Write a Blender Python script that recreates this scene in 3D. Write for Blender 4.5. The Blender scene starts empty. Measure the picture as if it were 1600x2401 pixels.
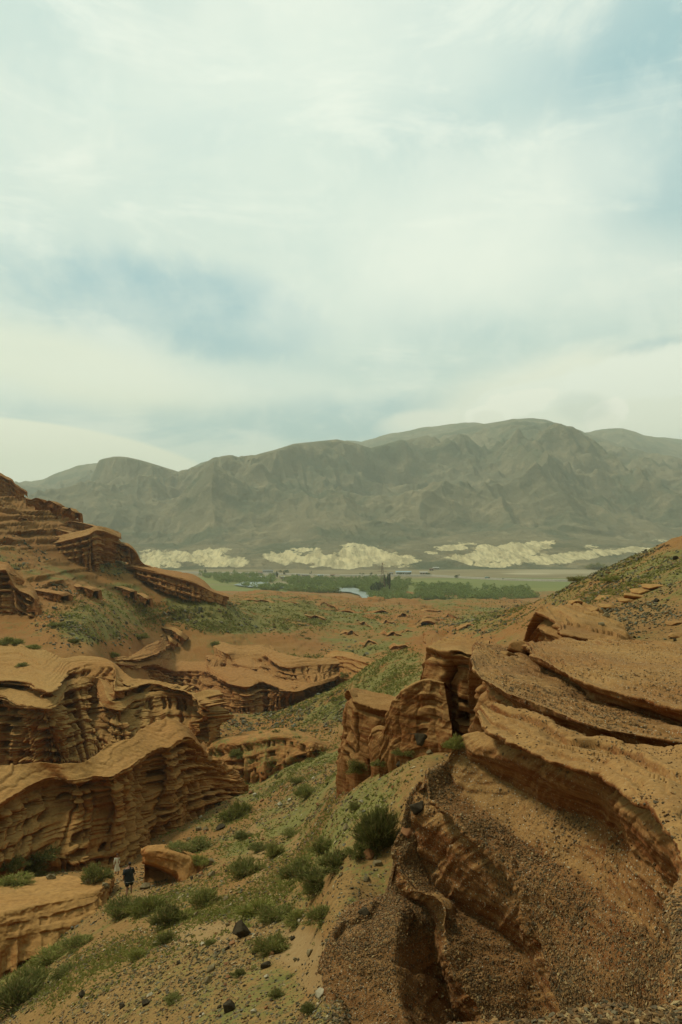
import bpy, bmesh, math, random
import numpy as np
from mathutils import Vector, Matrix, Euler, Quaternion

# ------------------------------------------------------------------ camera, sky, sun, exposure
scene = bpy.context.scene
col = scene.collection
random.seed(7)
RNG = np.random.default_rng(11)

F = 2401 * 28.0 / 36.0            # focal length in photo pixels
HOR = 1260.0                      # horizon row of the photo
PIT = math.atan((HOR - 1200.5) / F)
SP, CP = math.sin(PIT), math.cos(PIT)

cam_d = bpy.data.cameras.new("camera")
cam_d.sensor_fit = 'VERTICAL'; cam_d.sensor_height = 36; cam_d.sensor_width = 24; cam_d.lens = 28
cam_d.clip_start = 0.1; cam_d.clip_end = 60000
cam = bpy.data.objects.new("camera", cam_d); col.objects.link(cam)
cam.location = (0, 0, 0); cam.rotation_euler = (math.pi / 2 + PIT, 0, 0)
scene.camera = cam
scene.view_settings.view_transform = 'Standard'; scene.view_settings.look = 'None'
scene.view_settings.exposure = 0.09; scene.view_settings.gamma = 1.0
scene.cycles.max_bounces = 6; scene.cycles.diffuse_bounces = 3; scene.cycles.volume_bounces = 1
scene.cycles.use_denoising = True

SUN_EL, SUN_AZ = math.radians(52), math.radians(-62)     # azimuth from +Y towards +X
sun_d = bpy.data.lights.new("sun", 'SUN'); sun_d.energy = 2.3; sun_d.angle = math.radians(10); sun_d.color = (1, .93, .78)
sun = bpy.data.objects.new("sun", sun_d); col.objects.link(sun)
sd = Vector((math.sin(SUN_AZ) * math.cos(SUN_EL), math.cos(SUN_AZ) * math.cos(SUN_EL), math.sin(SUN_EL)))
sun.rotation_euler = sd.to_track_quat('Z', 'Y').to_euler()

def N(nt, t, **kw):
    n = nt.nodes.new(t)
    for k, v in kw.items():
        if k == 'inp':
            for i, x in v.items():
                if hasattr(x, 'is_output') or isinstance(x, bpy.types.NodeSocket): nt.links.new(x, n.inputs[i])
                else: n.inputs[i].default_value = x
        else: setattr(n, k, v)
    return n
def M(nt, op, a, b=0.0, c=0.0, clamp=False):
    n = N(nt, 'ShaderNodeMath', operation=op, use_clamp=clamp, inp={0: a, 1: b, 2: c}); return n.outputs[0]
def MR(nt, x, a, b, c=0.0, d=1.0, smooth=True):
    n = N(nt, 'ShaderNodeMapRange', interpolation_type='SMOOTHSTEP' if smooth else 'LINEAR', inp={0: x, 1: a, 2: b, 3: c, 4: d}); return n.outputs[0]
def MIX(nt, f, a, b, blend='MIX'):
    n = nt.nodes.new('ShaderNodeMix'); n.data_type = 'RGBA'; n.blend_type = blend
    for s, x in ((0, f), (6, a), (7, b)):
        if isinstance(x, bpy.types.NodeSocket): nt.links.new(x, n.inputs[s])
        else: n.inputs[s].default_value = (*x, 1) if isinstance(x, tuple) and len(x) == 3 else x
    return n.outputs[2]
def NOI(nt, vec, scale, detail=4.0, rough=.55, dist=0.0):
    n = N(nt, 'ShaderNodeTexNoise', inp={'Vector': vec, 'Scale': scale, 'Detail': detail, 'Roughness': rough, 'Distortion': dist}); return n.outputs[0]

world = bpy.data.worlds.new("World"); scene.world = world; world.use_nodes = True
wt = world.node_tree; wt.nodes.clear()
def build_sky():
    nt = wt
    tc = N(nt, 'ShaderNodeTexCoord').outputs['Generated']
    sp = N(nt, 'ShaderNodeSeparateXYZ', inp={0: tc})
    X, Y, Z = sp.outputs
    az = M(nt, 'ARCTAN2', X, Y)                      # 0 ahead, + to the right
    el = M(nt, 'ARCSINE', Z)
    zc = M(nt, 'ADD', M(nt, 'MAXIMUM', Z, 0.0), 0.12)
    plane = N(nt, 'ShaderNodeCombineXYZ', inp={0: M(nt, 'DIVIDE', X, zc), 1: M(nt, 'DIVIDE', Y, zc), 2: 0.0}).outputs[0]
    n_big = NOI(nt, plane, .8, 9, .58, .5)
    n_mid = NOI(nt, tc, 4.0, 12, .60, .35)
    n_dir = NOI(nt, tc, 2.6, 12, .56, .3)
    n_puf = NOI(nt, tc, 13.0, 10, .58, .2)
    n_cum = NOI(nt, tc, 30.0, 10, .66, .15)
    strk = N(nt, 'ShaderNodeMapping', inp={0: tc, 2: (0, .5, 0), 3: (1.0, 1.0, 3.4)}).outputs[0]
    n_fine = NOI(nt, strk, 3.6, 12, .64, .5)
    wob = M(nt, 'ADD', M(nt, 'MULTIPLY', M(nt, 'SUBTRACT', n_mid, .5), 1.7), M(nt, 'MULTIPLY', M(nt, 'SUBTRACT', n_puf, .5), .9))
    def blob(u, v, ru, rv, rot=0.0, soft=.9, w=1.0, cum=0.0):
        # an ellipse on the sky given as a direction, in photo pixels for reading off the photo
        a0 = math.atan((u - 800) / F); e0 = math.atan((HOR - v) / F * math.cos(a0))
        ra, re = ru / F * math.cos(a0), rv / F * math.cos(e0)
        dx = M(nt, 'SUBTRACT', az, a0); dy = M(nt, 'SUBTRACT', el, e0)
        c, s = math.cos(rot), math.sin(rot)
        p = M(nt, 'DIVIDE', M(nt, 'ADD', M(nt, 'MULTIPLY', dx, c), M(nt, 'MULTIPLY', dy, s)), ra)
        q = M(nt, 'DIVIDE', M(nt, 'SUBTRACT', M(nt, 'MULTIPLY', dy, c), M(nt, 'MULTIPLY', dx, s)), re)
        r = M(nt, 'SQRT', M(nt, 'ADD', M(nt, 'MULTIPLY', p, p), M(nt, 'MULTIPLY', q, q)))
        r = M(nt, 'ADD', r, M(nt, 'MULTIPLY', wob, w))
        if cum: r = M(nt, 'ADD', r, M(nt, 'MULTIPLY', M(nt, 'SUBTRACT', n_cum, .5), cum))
        return MR(nt, r, 1 - soft / 2, 1 + soft / 2, 1, 0)
    sky = N(nt, 'ShaderNodeTexSky', sky_type='NISHITA', sun_disc=False, sun_elevation=SUN_EL, sun_rotation=SUN_AZ, altitude=1500, air_density=1.0, dust_density=2.0, ozone_density=1.5).outputs[0]
    K = 10.0                                            # the Background runs at 0.1
    def cl(r, g, b): return (r * K, g * K, b * K)
    base = MIX(nt, .88, sky, cl(.215, .455, .52))         # thin high haze over the blue
    veil = MIX(nt, MR(nt, n_dir, .35, .65), cl(.60, .735, .665), cl(.715, .80, .70))
    # how much of the veil is there
    cover = M(nt, 'ADD', .86, M(nt, 'MULTIPLY', M(nt, 'SUBTRACT', n_big, .5), .9), clamp=True)
    for (u, v, ru, rv, rot, soft, k) in ((440, 715, 320, 105, -.10, .8, .85), (590, 760, 190, 85, .15, .7, .55), (1560, 170, 270, 380, 0, 1.1, .66),
                                         (1500, 420, 190, 90, 0, 1.2, .3), (560, 990, 900, 50, .03, 1.0, .60), (1090, 180, 230, 260, .5, 1.4, .34), (180, 640, 330, 90, 0, 1.4, .25),
                                         (1530, 812, 90, 22, .1, .9, .7), (1000, 740, 160, 50, -.1, 1.4, .25), (60, 1100, 500, 60, 0, 1.2, .2)):
        b = blob(u, v, ru, rv, rot, soft)
        cover = M(nt, 'MULTIPLY', cover, M(nt, 'SUBTRACT', 1.0, M(nt, 'MULTIPLY', b, k)))
    c = MIX(nt, cover, base, veil)
    c = MIX(nt, MR(nt, n_fine, .50, .66, 0, .50), c, cl(.86, .91, .80))          # thin wisps
    c = MIX(nt, MR(nt, n_fine, .48, .34, 0, .30), c, cl(.42, .60, .60))
    c = MIX(nt, MR(nt, n_puf, .50, .68, 0, .28), c, cl(.86, .91, .80))
    c = MIX(nt, MR(nt, n_dir, .53, .66, 0, .42), c, cl(.82, .87, .76))
    white = cl(.86, .91, .79)
    for (u, v, ru, rv, rot, soft, w, k, colr) in ((1120, 500, 500, 150, .25, 1.3, .9, .62, white), (900, 700, 330, 110, .2, 1.4, .9, .45, white), (1330, 640, 400, 100, -.1, 1.4, .9, .5, white),
                                          (160, 860, 420, 70, -.16, 1.0, .5, .75, cl(.80, .84, .68)), (520, 900, 330, 45, -.05, 1.2, .6, .35, white),
                                          (560, 300, 520, 240, .2, 1.5, .8, .28, white), (900, 110, 500, 130, .1, 1.4, .9, .35, white),
                                          (130, 1110, 420, 108, -.13, .10, .05, .97, cl(.90, .91, .74)), (1400, 950, 400, 125, .12, .6, .45, .86, cl(.86, .885, .73)), (1560, 870, 200, 60, .1, .3, .5, .8, white), (1250, 930, 150, 34, .15, .3, .6, .6, white), (985, 990, 80, 26, .1, .7, .9, .5, cl(.9, .92, .78)), (1150, 975, 60, 26, 0, .15, .5, .95, cl(.92, .94, .80)), (1210, 948, 80, 30, .2, .2, .6, .8, cl(.92, .94, .80)), (1430, 975, 55, 36, .5, .2, .7, .9, cl(.94, .95, .82)),
                                          (1010, 985, 70, 20, 0, .8, .9, .45, cl(.84, .86, .72)), (1150, 978, 36, 16, 0, .5, .6, .8, cl(.84, .86, .72)), (1420, 985, 40, 26, 0, .6, 1.0, .8, cl(.86, .88, .74))):
        c = MIX(nt, M(nt, 'MULTIPLY', blob(u, v, ru, rv, rot, soft, w, 0 if soft > .4 or v > 1050 else min(1.6, 170 / ru)), k), c, colr)
    c = MIX(nt, M(nt, 'MULTIPLY', blob(1380, 955, 60, 30, 0, .8, 1.2), .5), c, cl(.60, .68, .60))
    back = MR(nt, Y, -.30, .55, .30, 1.0)               # unseen sky dimmed overhead and behind the viewer, to darken rock facing it
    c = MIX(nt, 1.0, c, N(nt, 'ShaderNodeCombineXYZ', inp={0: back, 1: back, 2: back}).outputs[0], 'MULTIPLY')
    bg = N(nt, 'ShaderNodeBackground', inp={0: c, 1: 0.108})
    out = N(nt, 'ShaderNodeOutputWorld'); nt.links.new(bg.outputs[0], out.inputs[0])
build_sky()

# ------------------------------------------------------------------ geometry of the view
def W(u, v, d):
    """point at forward distance d whose picture in the photo is (u, v)"""
    u, v, d = np.asarray(u, float), np.asarray(v, float), np.asarray(d, float)
    a = (u - 800) / F; b = (1200.5 - v) / F
    y = CP - b * SP; z = SP + b * CP
    return np.stack([a / y * d, np.broadcast_to(d, (a / y * d).shape), z / y * d], -1)
def dz(v, z):
    """forward distance at which height z (below the eye) is seen in row v"""
    b = (1200.5 - v) / F
    return z * (CP - b * SP) / (SP + b * CP)
def PR(P):
    x, y, z = P[..., 0], P[..., 1], P[..., 2]
    f = y * CP + z * SP; upc = -y * SP + z * CP
    return 800 + F * x / f, 1200.5 - F * upc / f

# ------------------------------------------------------------------ noise
_prm = RNG.permutation(256); _prm = np.concatenate([_prm, _prm, _prm]).astype(np.int32)
_val = RNG.random(256)
def vn(x, y=0.0, z=0.0, seed=0):
    x, y, z = np.broadcast_arrays(np.asarray(x, float), y, z)
    y = y + seed * 17.31; z = z + seed * 5.77
    xi, yi, zi = np.floor(x), np.floor(y), np.floor(z)
    fx, fy, fz = x - xi, y - yi, z - zi
    fx, fy, fz = (t * t * t * (t * (t * 6 - 15) + 10) for t in (fx, fy, fz))
    xi, yi, zi = xi.astype(np.int64) & 255, yi.astype(np.int64) & 255, zi.astype(np.int64) & 255
    def h(i, j, k): return _val[_prm[_prm[_prm[(xi + i) & 255] + ((yi + j) & 255)] + ((zi + k) & 255)]]
    a = h(0, 0, 0) * (1 - fx) + h(1, 0, 0) * fx; b = h(0, 1, 0) * (1 - fx) + h(1, 1, 0) * fx
    c = h(0, 0, 1) * (1 - fx) + h(1, 0, 1) * fx; d = h(0, 1, 1) * (1 - fx) + h(1, 1, 1) * fx
    return (a * (1 - fy) + b * fy) * (1 - fz) + (c * (1 - fy) + d * fy) * fz
def fbm(P, lam, octv=4, gain=.5, seed=0):
    s, a, t = 0, 1.0, 0
    for o in range(octv):
        k = 2.03 ** o / lam
        s = s + a * (vn(P[..., 0] * k + 3.1 * o, P[..., 1] * k, P[..., 2] * k, seed + o) - .5); t += a; a *= gain
    return s / t * 2
def ridged(P, lam, octv=4, seed=0):
    s, a, t = 0, 1.0, 0
    for o in range(octv):
        k = 2.03 ** o / lam
        r = 1 - np.abs(vn(P[..., 0] * k, P[..., 1] * k, P[..., 2] * k, seed + o) * 2 - 1)
        s = s + a * r * r; t += a; a *= .5
    return s / t
def sm(x, a, b):
    t = np.clip((x - a) / (b - a), 0, 1); return t * t * (3 - 2 * t)
def hsh(k, s=0.0): return _val[(_prm[(k.astype(np.int64) & 255)] + int(s)) & 255]

def strata(h, s, lam, seed=0, thick=.28):
    """sandstone beds: hard lip, sudden recess, slow return. h metres down, s metres along. 0..1"""
    hp = h / lam + .55 * (vn(h / lam * .6, s / (9 * lam), 0, seed) - .5) * 2 + .25 * (vn(s / (4 * lam), 0, 0, seed + 3) - .5)
    k = np.floor(hp); f = hp - k
    amp = .25 + .75 * hsh(k, seed * 7)
    amp = amp * sm(vn(s / (4.5 * lam), k * 3.7, 0, seed + 5), .22, .6)
    th = thick * (.6 + .8 * hsh(k, seed * 7 + 31))
    prof = np.where(f < th, 1 - .25 * ((f / th) * 2 - 1) ** 2, np.where(f < th + .07, .78 * (1 - (f - th) / .07), .75 * sm(f, th + .07, 1.0)))
    return amp * prof, f, th

def gauss(a, sig, axis):
    r = max(1, int(sig * 3)); k = np.exp(-.5 * (np.arange(-r, r + 1) / sig) ** 2); k /= k.sum()
    pad = [(0, 0)] * a.ndim; pad[axis] = (r, r); b = np.pad(a, pad, mode='edge')
    out = np.zeros_like(a)
    for i, w in enumerate(k):
        sl = [slice(None)] * a.ndim; sl[axis] = slice(i, i + a.shape[axis]); out += w * b[tuple(sl)]
    return out

# ------------------------------------------------------------------ mesh + tags
def mesh_np(name, verts, faces_flat, fsize, mats, attrs=None, smooth=True, midx=None):
    me = bpy.data.meshes.new(name)
    v = np.asarray(verts, np.float32).reshape(-1, 3); fl = np.asarray(faces_flat, np.int32).ravel()
    nf = len(fl) // fsize
    me.vertices.add(len(v)); me.vertices.foreach_set('co', v.ravel())
    me.loops.add(len(fl)); me.loops.foreach_set('vertex_index', fl)
    me.polygons.add(nf); me.polygons.foreach_set('loop_start', np.arange(nf, dtype=np.int32) * fsize)
    me.polygons.foreach_set('loop_total', np.full(nf, fsize, np.int32))
    if midx is not None: me.polygons.foreach_set('material_index', np.asarray(midx, np.int32))
    me.update(calc_edges=True)
    me.polygons.foreach_set('use_smooth', np.full(nf, smooth, bool))
    for k, a in (attrs or {}).items():
        a = np.asarray(a, np.float32)
        if a.ndim == 2 and a.shape[-1] == 3:
            at = me.attributes.new(k, 'FLOAT_COLOR', 'POINT'); at.data.foreach_set('color', np.concatenate([a, np.ones((len(a), 1), np.float32)], 1).ravel())
        else:
            at = me.attributes.new(k, 'FLOAT', 'POINT'); at.data.foreach_set('value', a.ravel())
    for m in (mats if isinstance(mats, (list, tuple)) else [mats]): me.materials.append(m)
    return me
def link(name, me, parent=None):
    o = bpy.data.objects.new(name, me); col.objects.link(o)
    if parent: o.parent = parent
    return o
def tag(o, label=None, cat=None, group=None, kind=None):
    if label: o['label'] = label
    if cat: o['category'] = cat
    if group: o['group'] = group
    if kind: o['kind'] = kind
    return o
def empty(name, loc, rz=0.0):
    o = bpy.data.objects.new(name, None); col.objects.link(o); o.location = loc; o.rotation_euler = (0, 0, rz); return o
def grid_faces(nr, nc):
    i = np.arange(nr - 1)[:, None] * nc + np.arange(nc - 1)[None]
    return np.stack([i, i + 1, i + nc + 1, i + nc], -1).reshape(-1, 4)
def rebase(verts):
    """origin at the base of the shape"""
    v = verts.reshape(-1, 3); c = np.array([v[:, 0].mean(), v[:, 1].mean(), v[:, 2].min()]); return v - c, c

# ------------------------------------------------------------------ materials
def ATT(nt, name, typ='Fac'):
    return N(nt, 'ShaderNodeAttribute', attribute_name=name).outputs[typ]
def earth(name, red=(.34, .150, .050), tan=(.46, .285, .115), dark=(.20, .085, .034), fine=1.0, bump=.05, gravel=True, tanbias=0.0):
    """red soil and sandstone, pale crust on the level tops, grey green scree where 'veg', pebbles where 'grav'; fine = metres of the finest grain"""
    m = bpy.data.materials.new(name); m.use_nodes = True; nt = m.node_tree; nt.nodes.clear()
    pos = N(nt, 'ShaderNodeNewGeometry').outputs['Position']; nrm = N(nt, 'ShaderNodeNewGeometry').outputs['Normal']
    nz = N(nt, 'ShaderNodeSeparateXYZ', inp={0: nrm}).outputs[2]
    n0 = NOI(nt, pos, .035 / fine, 4); n1 = NOI(nt, pos, .33 / fine, 6, .6); n2 = NOI(nt, pos, 2.6 / fine, 6, .65)
    st = N(nt, 'ShaderNodeMapping', inp={0: pos, 3: (.12, .12, 2.2)}).outputs[0]
    n3 = NOI(nt, st, .7 / fine, 5, .6, .3)
    topf = MR(nt, M(nt, 'ADD', nz, M(nt, 'MULTIPLY', M(nt, 'SUBTRACT', n1, .5), .7)), .35 - tanbias, .92 - tanbias)
    c = MIX(nt, MR(nt, n1, .3, .7), red, tuple(x * .80 for x in red))
    c = MIX(nt, MR(nt, n3, .38, .62), c, tuple(a * .55 + b * .45 for a, b in zip(red, tan)))
    c = MIX(nt, MR(nt, n3, .56, .72, 0, .55), c, dark)
    top = MIX(nt, MR(nt, n0, .35, .65), tan, tuple(a * .45 + b * .55 for a, b in zip(red, tan)))
    if gravel: topf = M(nt, 'MULTIPLY', topf, MR(nt, ATT(nt, 'grav'), .35, .85, 1.0, .28))
    c = MIX(nt, M(nt, 'MULTIPLY', topf, .85), c, top)
    c = MIX(nt, M(nt, 'MULTIPLY', ATT(nt, 'tint'), .85), c, MIX(nt, 1.0, c, (1.18, .95, .76), 'MULTIPLY'))
    g = MR(nt, n2, .2, .8, .72, 1.26)
    c = MIX(nt, 1.0, c, N(nt, 'ShaderNodeCombineXYZ', inp={0: g, 1: g, 2: g}).outputs[0], 'MULTIPLY')
    c = MIX(nt, M(nt, 'MULTIPLY', ATT(nt, 'bare'), .8), c, MIX(nt, MR(nt, n2, .3, .7), (.34, .225, .095), (.27, .17, .068)))
    # scree and dry herbs
    veg = ATT(nt, 'veg'); nv = NOI(nt, pos, 1.1 / fine, 6, .7); nv2 = NOI(nt, pos, .22 / fine, 4, .6)
    nv3 = NOI(nt, pos, 7.0 / fine, 4, .7)
    vm = MR(nt, M(nt, 'ADD', M(nt, 'ADD', M(nt, 'ADD', veg, M(nt, 'MULTIPLY', M(nt, 'SUBTRACT', nv3, .5), 1.3)), M(nt, 'MULTIPLY', M(nt, 'SUBTRACT', nv, .5), 1.5)), M(nt, 'MULTIPLY', M(nt, 'SUBTRACT', nv2, .5), .9)), .38, .78)
    vc = MIX(nt, MR(nt, NOI(nt, pos, .6 / fine, 5, .6), .35, .65), (.135, .142, .034), (.19, .185, .050))
    vc = MIX(nt, MR(nt, NOI(nt, pos, 3.4 / fine, 3, .6), .55, .66), vc, (.085, .085, .058))
    c = MIX(nt, M(nt, 'MULTIPLY', vm, .85), c, vc)
    bumps = M(nt, 'ADD', M(nt, 'MULTIPLY', n2, .6), M(nt, 'MULTIPLY', n1, 1.4))
    if gravel:
        gr = ATT(nt, 'grav')
        for sc, k in ((26.0, 1.0), (58.0, .9)):
            vo = N(nt, 'ShaderNodeTexVoronoi', inp={'Vector': pos, 'Scale': sc})
            peb = N(nt, 'ShaderNodeSeparateColor', inp={0: vo.outputs['Color']})
            pc = MIX(nt, MR(nt, peb.outputs[0], .0, 1.0, smooth=False), (.14, .078, .03), (.36, .21, .08))
            pc = MIX(nt, MR(nt, peb.outputs[1], .78, .84), pc, (.12, .10, .055))
            pc = MIX(nt, MR(nt, peb.outputs[2], .9, .94), pc, (.50, .42, .27))
            mask = M(nt, 'MULTIPLY', MR(nt, vo.outputs['Distance'], .30, .48, 1, 0), M(nt, 'MULTIPLY', MR(nt, M(nt, 'ADD', gr, M(nt, 'MULTIPLY', M(nt, 'SUBTRACT', peb.outputs[2], .5), .8)), .3, .75), k))
            c = MIX(nt, mask, c, pc)
            bumps = M(nt, 'ADD', bumps, M(nt, 'MULTIPLY', mask, .35 * 26 / sc))
    bp = N(nt, 'ShaderNodeBump', inp={'Strength': .9, 'Distance': bump, 'Height': bumps})
    bs = N(nt, 'ShaderNodeBsdfPrincipled', inp={'Base Color': c, 'Roughness': .95, 'Normal': bp.outputs[0]})
    bs.inputs['Specular IOR Level'].default_value = .1
    o = N(nt, 'ShaderNodeOutputMaterial'); nt.links.new(bs.outputs[0], o.inputs[0])
    return m
def simple(name, c1, c2=None, scale=5.0, rough=.85, bump=0.0, spec=.2, attr=None, detail=4, metal=0.0):
    m = bpy.data.materials.new(name); m.use_nodes = True; nt = m.node_tree; nt.nodes.clear()
    tc = N(nt, 'ShaderNodeNewGeometry').outputs['Position']
    n = NOI(nt, tc, scale, detail, .6)
    c = MIX(nt, MR(nt, n, .35, .65), c1, c2 or tuple(x * .7 for x in c1))
    if attr:
        r = ATT(nt, attr); g = MR(nt, r, 0, 1, .55, 1.45, smooth=False)
        c = MIX(nt, 1.0, c, N(nt, 'ShaderNodeCombineXYZ', inp={0: g, 1: g, 2: g}).outputs[0], 'MULTIPLY')
    bs = N(nt, 'ShaderNodeBsdfPrincipled', inp={'Base Color': c, 'Roughness': rough, 'Metallic': metal})
    bs.inputs['Specular IOR Level'].default_value = spec
    if bump:
        bp = N(nt, 'ShaderNodeBump', inp={'Strength': .8, 'Distance': bump, 'Height': n}); nt.links.new(bp.outputs[0], bs.inputs['Normal'])
    o = N(nt, 'ShaderNodeOutputMaterial'); nt.links.new(bs.outputs[0], o.inputs[0])
    return m
def stone_mat(name, pal):
    """each object or pebble picks a tone of its own"""
    m = bpy.data.materials.new(name); m.use_nodes = True; nt = m.node_tree; nt.nodes.clear()
    at = ATT(nt, 'tone'); ri = N(nt, 'ShaderNodeObjectInfo').outputs['Random']
    t = M(nt, 'FRACT', M(nt, 'ADD', at, ri))
    cr = nt.nodes.new('ShaderNodeValToRGB'); cr.color_ramp.interpolation = 'CONSTANT'
    e = cr.color_ramp.elements
    while len(e) < len(pal): e.new(.5)
    for i, c in enumerate(pal): e[i].position = i / len(pal); e[i].color = (*c, 1)
    nt.links.new(t, cr.inputs[0])
    pos = N(nt, 'ShaderNodeNewGeometry').outputs['Position']
    n = NOI(nt, pos, 9, 5, .65); g = MR(nt, n, .25, .75, .7, 1.3)
    c = MIX(nt, 1.0, cr.outputs[0], N(nt, 'ShaderNodeCombineXYZ', inp={0: g, 1: g, 2: g}).outputs[0], 'MULTIPLY')
    bp = N(nt, 'ShaderNodeBump', inp={'Strength': .6, 'Distance': .03, 'Height': n})
    bs = N(nt, 'ShaderNodeBsdfPrincipled', inp={'Base Color': c, 'Roughness': .8, 'Normal': bp.outputs[0]}); bs.inputs['Specular IOR Level'].default_value = .25
    o = N(nt, 'ShaderNodeOutputMaterial'); nt.links.new(bs.outputs[0], o.inputs[0])
    return m

M_NEAR = earth("conglomerate", red=(.185, .062, .015), tan=(.37, .215, .072), fine=.22, bump=.03, tanbias=.05)
M_CLIFF = earth("red_sandstone", red=(.315, .116, .028), tan=(.385, .228, .074), fine=1.0, bump=.16, gravel=False)
M_FAR = earth("far_sandstone", red=(.33, .128, .036), tan=(.36, .205, .068), fine=2.2, bump=.35, gravel=False)
M_SOIL = earth("canyon_soil", red=(.235, .098, .027), tan=(.26, .158, .052), fine=.8, bump=.10, gravel=False, tanbias=.1)

# ------------------------------------------------------------------ the canyon ground
TAB = {
 -700: [(8,2900),(20,2700),(40,2400),(50,2100),(62,2000),(80,1950),(115,1780),(150,1480),(190,1380),(240,1200),(300,1120),(380,1060),(500,1100),(900,1300),(1200,1376)],
 -200: [(8,3200),(20,2750),(40,2420),(47,2330),(50,2150),(62,2090),(70,2040),(80,1960),(115,1830),(135,1700),(155,1530),(190,1450),(240,1260),(300,1200),(380,1118),(500,1190),(900,1330),(1200,1384)],
 0:    [(8,3600),(16,2850),(24,2540),(33,2401),(40,2330),(47,2295),(62,2100),(70,2040),(85,1960),(110,1860),(130,1720),(150,1560),(165,1500),(190,1475),(215,1390),(260,1300),(300,1250),(350,1172),(380,1150),(450,1160),(600,1250),(900,1350),(1200,1384)],
 200:  [(8,3500),(15,2650),(23,2401),(30,2290),(38,2228),(47,2185),(55,2110),(62,2062),(70,2045),(85,1960),(110,1840),(130,1720),(150,1560),(175,1500),(200,1450),(240,1400),(300,1360),(330,1290),(380,1228),(450,1245),(600,1310),(900,1380),(1200,1384)],
 300:  [(8,3400),(14,2600),(20,2401),(26,2290),(34,2212),(42,2160),(50,2110),(58,2060),(68,2045),(85,1965),(110,1850),(135,1740),(160,1652),(192,1606),(208,1535),(250,1470),(280,1425),(300,1388),(325,1335),(345,1320),(400,1335),(450,1335),(600,1365),(900,1397),(1200,1384)],
 400:  [(8,3300),(14,2560),(18.5,2401),(23,2290),(30,2200),(38,2142),(46,2105),(56,2052),(75,1975),(95,1900),(120,1800),(150,1690),(200,1668),(238,1642),(262,1562),(288,1500),(303,1445),(318,1392),(345,1372),(400,1362),(450,1365),(600,1380),(900,1405),(1200,1384)],
 500:  [(8,3100),(13,2580),(17,2401),(21,2290),(27,2190),(35,2122),(45,2070),(56,2012),(75,1945),(95,1880),(112,1835),(135,1770),(160,1700),(195,1665),(215,1690),(232,1668),(256,1580),(284,1510),(305,1455),(322,1404),(400,1396),(500,1392),(700,1395),(900,1408),(1200,1384)],
 600:  [(8,3000),(12.5,2560),(16,2401),(20,2280),(25,2185),(33,2100),(45,2030),(55,1980),(68,1930),(90,1875),(110,1835),(125,1800),(150,1735),(190,1672),(215,1700),(238,1668),(262,1570),(310,1480),(370,1430),(450,1405),(550,1392),(700,1390),(870,1418),(1200,1384)],
 700:  [(8,2900),(15,2415),(19,2270),(25,2140),(33,2045),(48,1960),(65,1890),(85,1830),(100,1800),(122,1760),(150,1695),(180,1645),(205,1680),(236,1650),(262,1570),(310,1490),(370,1440),(450,1415),(550,1400),(700,1392),(870,1422),(1200,1384)],
 800:  [(8,2800),(14,2450),(17,2240),(20,2120),(25,1990),(32,1900),(45,1835),(60,1805),(90,1785),(105,1760),(130,1690),(165,1602),(190,1630),(230,1620),(260,1560),(310,1500),(390,1450),(480,1424),(580,1408),(700,1398),(870,1425),(1200,1384)],
 900:  [(8,3000),(14,2560),(17,2380),(20,2150),(23,1985),(26,1890),(31,1820),(38,1790),(55,1765),(75,1740),(100,1665),(130,1600),(158,1540),(190,1570),(230,1575),(270,1530),(320,1480),(400,1445),(500,1425),(700,1402),(870,1425),(1200,1384)],
 1000: [(8,3200),(14,2700),(18,2400),(21,2060),(24,1855),(26,1812),(31,1765),(45,1740),(70,1690),(100,1600),(150,1508),(180,1540),(220,1530),(260,1500),(320,1470),(400,1440),(500,1425),(700,1405),(870,1425),(1200,1384)],
 1100: [(8,3200),(14,2750),(18,2400),(22,2080),(26,1860),(30,1745),(45,1660),(70,1590),(100,1560),(150,1515),(200,1490),(260,1465),(350,1440),(500,1420),(700,1402),(870,1425),(1200,1384)],
 1200: [(7,3300),(14,2700),(18,2350),(22,2050),(30,1730),(45,1600),(70,1545),(110,1515),(150,1490),(190,1455),(240,1428),(300,1430),(450,1422),(700,1405),(870,1422),(1200,1384)],
 1300: [(6,3500),(14,2700),(18,2250),(22,1950),(30,1670),(45,1560),(70,1480),(100,1440),(140,1415),(185,1392),(240,1400),(330,1412),(500,1412),(850,1415),(1200,1384)],
 1400: [(6,3500),(12,2700),(18,2150),(22,1880),(30,1630),(45,1500),(60,1455),(80,1410),(110,1375),(150,1344),(200,1350),(300,1375),(500,1400),(850,1415),(1200,1384)],
 1500: [(5,3600),(12,2600),(18,2050),(22,1850),(30,1610),(45,1492),(60,1432),(80,1375),(110,1330),(140,1304),(190,1315),(280,1350),(500,1390),(850,1412),(1200,1384)],
 1600: [(5,3500),(12,2500),(20,1900),(30,1600),(45,1480),(60,1400),(80,1335),(100,1290),(125,1260),(170,1272),(250,1310),(500,1380),(850,1410),(1200,1384)],
 1800: [(5,2800),(12,2050),(20,1720),(30,1560),(45,1430),(70,1310),(100,1215),(130,1170),(170,1190),(250,1250),(500,1350),(850,1400),(1200,1384)],
 2400: [(5,2800),(12,1950),(20,1650),(30,1500),(45,1380),(70,1230),(100,1100),(130,1050),(170,1080),(250,1180),(500,1320),(850,1400),(1200,1384)],
}
VALLEY = -80.0
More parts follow.
